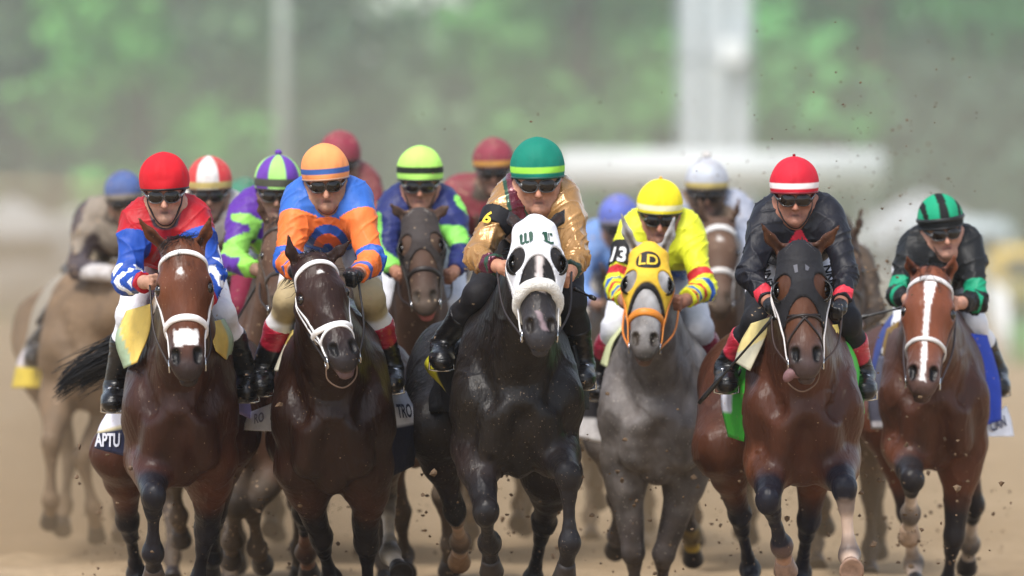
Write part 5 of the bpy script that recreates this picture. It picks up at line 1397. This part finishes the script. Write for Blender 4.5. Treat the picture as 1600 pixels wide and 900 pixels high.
# 5 ---- bay, black hood, red cap
HORSES.append(dict(label='reddish bay horse in a black blinker hood with its tongue out', Y=29.9, cx=1258, bot=770, seed=5, coat='#46281c', face='#50301e', muzzle='#3c302e', arm='#57321f', points='#1d1c25', wd=.88, deep=.78, yaw=-.05,
    poll=(1250, 384), muz=(1262, 582), ears=((1193, 354), (1308, 356)), nose=.20, turn=.03,
    fl=dict(k=(1202, 782), f=(1222, 852), h=(1226, 880), s=(-1, 1, 1)), fr=dict(k=(1320, 762), f=(1328, 868), h=(1330, 888), s=(-1, 1, -1)),
    hl=dict(st=(1128, 700), k=(1155, 802), f=(1172, 890), h=(1178, 915), s=(1, 1, -1)), hr=dict(k=(1264, 812), f=(1252, 895), h=(1250, 930), s=(1, 1, -1)), socks=dict(fl=(.88, '#b08a76'), fr=(.12, '#c4ab98')), hoofc=dict(fl='#8f7465', fr='#8f7260'),
    hood=dict(col='#1b1a1e', apex=.25, low=.37, half=.085, eye=(.040, .056), browband=False, polys=[([[(-.034, .095), (-.016, .092), (-.014, .140), (-.026, .142)]], '#55555c', .001), ([[(-.085, .02), (-.070, .005), (-.036, -.030), (-.046, -.020)]], '#d6d2cf', .001), ([[(.085, .02), (.070, .005), (.036, -.030), (.046, -.020)]], '#d6d2cf', .001), ([[(.016, .092), (.034, .110), (.024, .132), (.014, .130)]], '#55555c', .001)]), noseband=.355, nosecol='#1f1512', nosewd=.014, fig8=True, bridle='#ded8d4', cheek='#d8d2d0', reincol='#3a2a24', tongue=True, chin_rein=True,
    rein={-1: (1205, 486, -.2), 1: (1316, 486, -.2)}, forelock=False, tail=(-.1, .9, 0), girth='#e6e2da',
    scloth=dict(dy=(.62, 1.15), z=(.95, .95), flare=(.0, .0), col=cloth_plain('#43b53a')),
    flaps=[('saddle_towel', .10, .30, [(1208, 494), (1194, 532), (1172, 580)], [(1174, 506), (1157, 536), (1148, 566)], lambda u, v: '#e4d08a' if v < .45 + .3 * u else '#c2bda6'),
        ('saddle_towel', .22, .45, [(1300, 508), (1304, 522), (1310, 536)], [(1313, 506), (1317, 522), (1322, 542)], lambda u, v: '#e6cd70'),
        ('saddle_cloth', .50, .78, [(1178, 560), (1170, 622), (1162, 690)], [(1146, 560), (1127, 620), (1138, 682)], lambda u, v: '#dfe0ec' if .42 < v < .68 and u > .55 else '#46bb3c'),
        ('saddle_cloth', .30, .60, [(1304, 518), (1330, 560), (1340, 640)], [(1313, 514), (1341, 556), (1350, 646)], lambda u, v: '#46bb3c')]))
RIDERS.append(dict(label='jockey in red cap with white band and black silks with a red diamond', Y=29.9, top=(1242, 239), chin=(1243, 352), sh=((1192, 330), (1302, 326)), elb=((1166, 428, .0), (1330, 430, .0)), hand=((1206, 480, -.2), (1312, 482, -.2)),
    knee=((1184, 502), (1322, 502)), foot=((1136, 598), (1352, 608)), silk=silk_black, cap=cap_plain('#c92436', '#efe6e4', .10, .20, '#c92436'), rimc='#7a1a26', button='#8c1a2a', btr=.008, gog='#211a18', skin='#a06e5a', jaw=1.0, nosel=.001, collar='#15151b', glove='#17171a', breech='#e6e6ee', kneecol='#17161b', kneer=.21, boot=.45, boottop='#b5283c', nod=.04,
    whip=[(1212, 492, -.24), (1092, 630, -.1)], whiplabel='long black whip slanting down over the green saddle cloth',
    text=[('KENNE', 1203, 432, .05, '#1a1a20', 100, .03, 'breech'), ('NNE', 1299, 432, .05, '#1a1a20', -80, .03, 'breech')]))
# 6 ---- bright bay, blaze
HORSES.append(dict(label='bright bay horse with a long white blaze and white pasterns', Y=32.2, cx=1462, bot=742, seed=6, coat='#4b2d20', face='#74412b', muzzle='#5c4640', arm='#633a28', points='#272325', wd=.86, deep=.78,
    poll=(1455, 420), muz=(1440, 610), ears=((1419, 404), (1490, 402)), nose=.24, turn=-.10,
    fl=dict(k=(1425, 750), f=(1423, 802), h=(1421, 828), s=(-1, 1, 1)), fr=dict(k=(1490, 838), f=(1480, 915), h=(1478, 945), s=(1, 1, -1)),
    hl=dict(k=(1418, 800), f=(1428, 880), h=(1430, 910), s=(1, 1, -1)), hr=dict(k=(1522, 790), f=(1516, 850), h=(1512, 876), s=(1, 1, 1)), socks=dict(fl=(.35, '#d8c4b4'), hl=(.3, '#c9b5a5'), hr=(.35, '#c9b7a7')), hoofc=dict(fl='#b59a84'),
    marks=[(lambda u, d: (.021 + .010 * np.clip((.14 - d) * 12, -.6, 1) - np.abs(u + .002)) / .006 * (d > .055) * (d < .56), '#efe9e6')],
    brow='#ddd9d8', browwd=.024, bridle='#2a2224', nosecol='#d9d4d0', noseband=.37, nosewd=.022, cheek='#4a3a36', rein={-1: (1424, 470, -.2), 1: (1494, 474, -.2)}, reincol='#3a3032', longlock=True, tail=(.1, .9, 0),
    scloth=dict(dy=(.62, 1.15), z=(.95, .95), flare=(.0, .0), col=cloth_plain('#3a4a8a')),
    flaps=[('saddle_towel', .25, .50, [(1404, 502), (1398, 545), (1390, 584)], [(1386, 514), (1378, 550), (1382, 584)], lambda u, v: '#94763f'),
        ('saddle_cloth', .20, .42, [(1396, 556), (1398, 612), (1400, 672)], [(1374, 556), (1358, 620), (1362, 670)], lambda u, v: '#c8c4c8' if v > .86 else '#585867'),
        ('saddle_cloth', .24, .34, [(1508, 520), (1522, 600), (1530, 668)], [(1542, 524), (1562, 596), (1564, 656)], lambda u, v: '#2744ae'),
        ('saddle_cloth', .30, .50, [(1534, 664), (1536, 672), (1540, 682)], [(1572, 634), (1579, 655), (1584, 682)], lambda u, v: '#e6e6ec', ('CAN', .5, .5, .07, '#3a3c55'))]))
RIDERS.append(dict(label='jockey in striped green and black cap and black silks with green arm bands', Y=32.2, top=(1470, 298), chin=(1482, 402), sh=((1424, 376), (1520, 372)), elb=((1396, 462, .0), (1532, 470, .0)), hand=((1424, 470, -.2), (1496, 474, -.2)),
    knee=((1416, 508), (1520, 506)), foot=((1376, 640), (1562, 604)), silk=silk_blackgreen, cap=cap_stripe, upgog='#1b1d1e', rimc='#1a1a1c', gog='#4a4848', skin='#c08e78', jaw=.82, nosel=.003, collar='#141516', breech='#e6e6ea', boot=.5, nod=.06, look=.12, stubble=.1,
    whip=[(1420, 478, -.25), (1330, 500, -.2)], whiplabel='thin tan whip between the black hooded horse and the blaze faced horse'))
NFRONT = 6
# ---- the pack behind
def back(label, rl, Y, cx, bot, poll, muz, head, sh, elb, hand, knee, foot, silk, cap, seed, coat='#4a3526', var=0, legsd=None, hx=None, rx=None):
    r = D0 / Y
    e = .035 * 355 * r
    hd = dict(label=label, Y=Y, cx=cx, bot=bot, seed=seed, coat=coat, face=coat, muzzle='#3a2f29', points='#2f261f', h=.016, mat=M_MUD, poll=poll, muz=muz, ears=((poll[0] - 38 * r, poll[1] - 42 * r), (poll[0] + 38 * r, poll[1] - 42 * r)), bridle='#3a302a',
        rein={-1: (hand[0][0], hand[0][1], -.2), 1: (hand[1][0], hand[1][1], -.2)}, towel=None, scloth=dict(dy=(.62, 1.15), z=(.95, .95), flare=(.06, .06), col=cloth_plain('#9a9284')))
    hd.update(legs(cx, bot, r, var)); hd.update(legsd or {}); hd.update(hx or {}); HORSES.append(hd)
    rd = dict(label=rl, Y=Y, h=.013, top=head[0], chin=head[1], sh=sh, elb=elb, hand=hand, knee=knee, foot=foot, silk=silk, cap=cap, silkmat=M_MUDSILK, rear=True, skin='#8a6a58', gog='#3a332d', rimc='#3a342e', breech='#c9c3ba')
    rd.update(rx or {}); RIDERS.append(rd)
def around(hx_, hy, r):
    """Joint pixels of a crouched rider from his helmet top."""
    q = lambda a, b: (hx_ + a * r, hy + b * r)
    return dict(head=(q(0, 0), q(3, 115)), sh=(q(-52, 100), q(52, 100)), elb=(q(-78, 190), q(78, 190)), hand=(q(-42, 222), q(42, 222)), knee=(q(-68, 265), q(68, 265)), foot=(q(-92, 375), q(92, 375)))
a = around(190, 263, .81)
back('mud coated tan horse galloping alone at the left of the pack', 'jockey in muddy blue cap and dark patched silks at the left of the pack', 37.0, 150, 652, (238, 408), (250, 540), (a['head'][0], (196, 352)), ((138, 336), (222, 340)), ((122, 420, .1), (226, 420, 0)), ((196, 432), (232, 432)), ((112, 480), (226, 486)), ((52, 560), (232, 575)),
     patches('#35323f', '#8f8578', 7, .22, 3, '#c9c5c4'), cap_plain('#3f5f9a', '#8a8378', 0, .14), 21, '#6f5a44', 0,
     dict(fl=dict(k=(80, 690), f=(79, 782), h=(78, 806), s=(-1, 1, 1)), fr=dict(k=(128, 715), f=(146, 795), h=(150, 828), s=(-1, 1, 1)), hl=dict(k=(110, 715), f=(100, 790), h=(98, 820)), hr=dict(k=(180, 720), f=(186, 800), h=(188, 830))),
     dict(yaw=-.12, hair='#4a3c30', points='#6f5c48', arm='#6f5a44', flaps=[('saddle_cloth', .55, .75, [(84, 500), (80, 560), (72, 606)], [(60, 520), (30, 560), (18, 606)], lambda u, v: '#d8bf45' if v > .62 else '#cfc8cc')]), dict(breech='#b5a890'))
a = around(325, 240, .90)
back('brown horse hidden behind the bay horse and its red capped jockey', 'jockey in red and white quartered cap behind the red capped jockey', 33.7, 318, 735, (326, 385), (328, 540), a['head'], a['sh'], a['elb'], a['hand'], a['knee'], a['foot'], patches('#d9d5d0', '#c9c2ba', 5, .2, 5), cap_quarter('#d8323c', '#e9e4e0', 6, .52, '#c9b46a', .05, .17), 22, '#3d2a1f', 1, None, dict(wd=.9))
a = around(381, 274, .82)
back('dark brown horse hidden behind the purple shirted jockey', 'jockey in dark green cap behind the purple shirted jockey', 37.0, 385, 700, (388, 395), (390, 530), a['head'], ((345, 372), (425, 368)), ((330, 450), (440, 450)), a['hand'], a['knee'], a['foot'], patches('#dcd9d2', '#cfcabd', 5, .3, 6), cap_plain('#1d7a62'), 23, '#33241b', 0, None, dict(wd=.9))
a = around(434, 234, .92)
back('brown horse with a dark blinker just left of the orange capped jockey', 'jockey in lime and purple quartered cap and purple silks', 32.5, 412, 745, (438, 345), (440, 492), ((434, 236), (432, 345)), ((378, 318), (476, 318)), ((358, 408, .0), (480, 410, 0)), ((408, 424, -.2), (458, 424)), ((376, 478), (478, 470)), ((332, 560), (490, 575)), silk_purple, cap_quarter('#a3dd78', '#6a3fa0', 8, .39, '#4a4a3e', .08, .24), 24, '#4a2c1e', 1,
     dict(fl=dict(k=(368, 790), f=(362, 846), h=(362, 866), s=(-1, 1, 1)), fr=dict(k=(394, 790), f=(402, 858), h=(408, 874), s=(-1, 1, 1))), dict(wd=.92, h=.012), dict(silkmat=M_SILK, rear=False, button='#6a3fa0', btr=.018, h=.010, breech='#dcdde6', kneecol='#7a1c38', kneer=.30, boot=.6, boottop='#3a66b8',
     whip=[(412, 428, -.22), (336, 558, .0)], whiplabel='thin black whip held by the purple shirted jockey'))
a = around(530, 200, .82)
back('brown horse hidden behind the orange capped jockey', 'jockey in plain maroon cap behind the orange capped jockey', 36.6, 530, 690, (530, 350), (532, 490), a['head'], a['sh'], a['elb'], a['hand'], a['knee'], a['foot'], patches('#7a2036', '#86283c', 6, .3, 7), cap_plain('#8f2440'), 25, '#3a281d', 1, None, dict(wd=.9))
a = around(656, 222, .93)
back('mud flecked brown horse in a dark hood with pink lips showing', 'jockey in lime cap and navy silks with lime patches', 32.9, 650, 738, (654, 330), (666, 486), ((656, 222), (656, 330)), ((608, 312), (705, 312)), ((596, 400, 0), (730, 400, 0)), ((622, 430, -.2), (706, 430)), ((600, 480), (712, 478)), ((585, 580), (722, 575)), patches('#232b62', '#86d45c', 7, .34, 9), cap_plain('#b4ec6c', '#22281e', .16, .30), 26, '#43291f', 0,
     dict(fl=dict(k=(626, 800), f=(632, 868), h=(634, 890), s=(1, 1, -1)), fr=dict(k=(690, 772), f=(704, 850), h=(702, 880), s=(-1, 1, 1))), dict(wd=1.12, h=.011, lips='#c96a62', ears=((612, 320), (700, 322)), forelock=False, noseband=.37, nosecol='#2a221e', cheek='#2a2420',
     hood=dict(col='#3b3330', apex=.235, low=.36, half=.088, eye=(.040, .055), text=[], polys=[([[(-.085, .02), (-.070, .005), (-.030, -.035), (-.038, -.022)], ], '#d8cfc0', .001), ([[(.085, .02), (.070, .005), (.030, -.035), (.038, -.022)]], '#d8cfc0', .001)], cup='#1d1918')), dict(rear=False, silkmat=M_SILK, h=.010, gog='#4a4642', skin='#a5745c', breech='#d5d6dd'))
a = around(770, 211, .82)
back('dark horse hidden behind the gold shirted jockey', 'jockey in maroon cap with a yellow band behind the gold shirted jockey', 36.8, 772, 690, (775, 365), (778, 500), a['head'], ((708, 300), (800, 305)), ((700, 385), (840, 385)), a['hand'], a['knee'], a['foot'], patches('#86203a', '#7a1c34', 6, .3, 7), cap_plain('#8c2440', '#d59a3c', .06, .18, '#6a1c2e'), 27, '#33241c', 0, None, dict(wd=.9))
a = around(966, 300, .80)
back('brown horse hidden behind the yellow capped jockey', 'jockey in blue cap and light blue silks behind the yellow capped jockey', 38.5, 966, 690, (968, 440), (970, 560), a['head'], ((920, 372), (1010, 375)), a['elb'], a['hand'], a['knee'], a['foot'], patches('#6f9fe0', '#5f8fd8', 6, .3, 7), cap_plain('#5a70c8', '#a8a5b5', 0, .10), 28, '#3f2d22', 1, None, dict(wd=.9))
a = around(1105, 243, .86)
back('brown horse with a pale bridle behind the yellow shirted jockey', 'jockey in pale grey cap with a white button and mud splashed face', 36.0, 1122, 700, (1124, 344), (1126, 486), ((1105, 243), (1105, 342)), ((1062, 326), (1160, 326)), ((1048, 400), (1178, 400)), ((1085, 430), (1160, 430)), ((1060, 470), (1180, 470)), ((1045, 560), (1195, 560)), patches('#a9b4c9', '#6d5a4a', 8, .1, 7), cap_plain('#c2c8d2', '#c9b565', .06, .18, '#5a4a3c'), 29, '#5a4032', 0, None, dict(brow='#d8d4cf', cheek='#d8d4cf', nosecol='#cfc9c2', browwd=.03, cheekwd=.024, nosewd=.03, forelock=False, marks=[(lambda u, d: (.022 - np.hypot(u, (d - .13))) / .006, '#d8d0c8')]), dict(button='#e4e2de', btr=.026, skin='#5a4638', gog='#2a2420'))
a = around(1300, 322, .86)
back('dark brown horse half hidden behind the black shirted jockey', 'jockey crouched low and hidden behind the black shirted jockey', 35.2, 1322, 720, (1316, 372), (1326, 520), a['head'], a['sh'], a['elb'], a['hand'], a['knee'], a['foot'], patches('#2a2320', '#3a302a', 6, .3, 7), cap_plain('#2b2624'), 30, '#3d2a20', 1, None, dict(wd=.92, ears=((1292, 335), (1346, 322))))
for i, S in enumerate(HORSES):
    horse(S)
for i, S in enumerate(RIDERS):
    rider(S)
# ------------------------------------------------------------------ thrown dirt, dust, haze
r = random.Random(99); parts = []
def clod(p, s):
    bm = bmesh.new(); bmesh.ops.create_icosphere(bm, subdivisions=1, radius=s)
    V = np.array([v.co[:] for v in bm.verts]); F = [[v.index for v in f.verts] for f in bm.faces]; bm.free()
    V = V * (1 + .5 * np.array([[r.uniform(-1, 1)] for _ in V])) * [r.uniform(.7, 1.3), r.uniform(.7, 1.3), r.uniform(.6, 1.1)] + p
    return V, F
for i in range(700):
    px = r.uniform(150, 1560); py = r.gauss(760, 90); parts.append(clod(W(px, min(py, 930), r.uniform(30.2, 36)), r.uniform(.002, .010) * r.choice([.6, 1, 1, 1.3])))
for i in range(260):
    px = r.gauss(1370, 80); py = r.gauss(300, 110); parts.append(clod(W(px, py, r.uniform(30.5, 38)), r.uniform(.002, .0062)))
for i in range(150):
    px = r.uniform(640, 1300); py = r.gauss(330, 110); parts.append(clod(W(px, py, r.uniform(31, 38)), r.uniform(.002, .007)))
for i in range(90):
    px = r.gauss(1380, 30); py = r.uniform(400, 760); parts.append(clod(W(px, py, r.uniform(31, 36)), r.uniform(.003, .009)))
for i in range(420):
    px = r.uniform(120, 1580); py = r.gauss(830, 60); parts.append(clod(W(px, min(py, 940), r.uniform(30.5, 37)), r.uniform(.002, .008)))
for i in range(130):
    px = r.uniform(120, 1580); py = r.gauss(810, 70); parts.append(clod(W(px, min(py, 940), r.uniform(29.6, 35)), r.uniform(.007, .015)))
V, F = join(parts)
o = mesh_obj('flying_dirt', V, F, surf('dirt_clod', '#6b5846', .9, .1, .3, 40), smooth=False); tag(o, kind='stuff')

DUST = [(-3.0, 40.3, .3, 2.5, 4.6, 1.9, .15, '#cbb99f'), (.6, 39.2, -.1, 4.2, 5.4, 1.5, .10, '#cdb898'), (2, 56, .5, 12, 12, 3.0, .010, '#d8cbb4'), (-10, 122, 1.0, 56.0, 62.0, 13.5, .0023, '#d6e0d6')]
def volume(name, col, dens, aniso=.2):
    m = bpy.data.materials.new(name); m.use_nodes = True; nt = m.node_tree; nt.nodes.clear()
    out = nt.nodes.new('ShaderNodeOutputMaterial'); v = nt.nodes.new('ShaderNodeVolumePrincipled')
    v.inputs['Color'].default_value = (*col, 1); v.inputs['Density'].default_value = dens; v.inputs['Anisotropy'].default_value = aniso
    nt.links.new(v.outputs[0], out.inputs['Volume']); return m
V, F = boxm((0, 155, 11), (300, 330, 24))
hz = mesh_obj('haze', V, F, volume('haze_air', (.93, .95, .95), .0003), None, None, False); tag(hz, kind='stuff')
for (x, y, z, rx, ry, rz, d, dc) in DUST:
    V, F = ellipsoid((x, y, z), (rx, ry, rz), None, 32, 18)
    V = V + .12 * rz * vnoise(V, .6, 3)[:, None] * nrm([1, 1, 1])
    o = mesh_obj('dust_cloud', V, F, volume('dust', lin(dc), d), None, None, True); tag(o, kind='stuff')
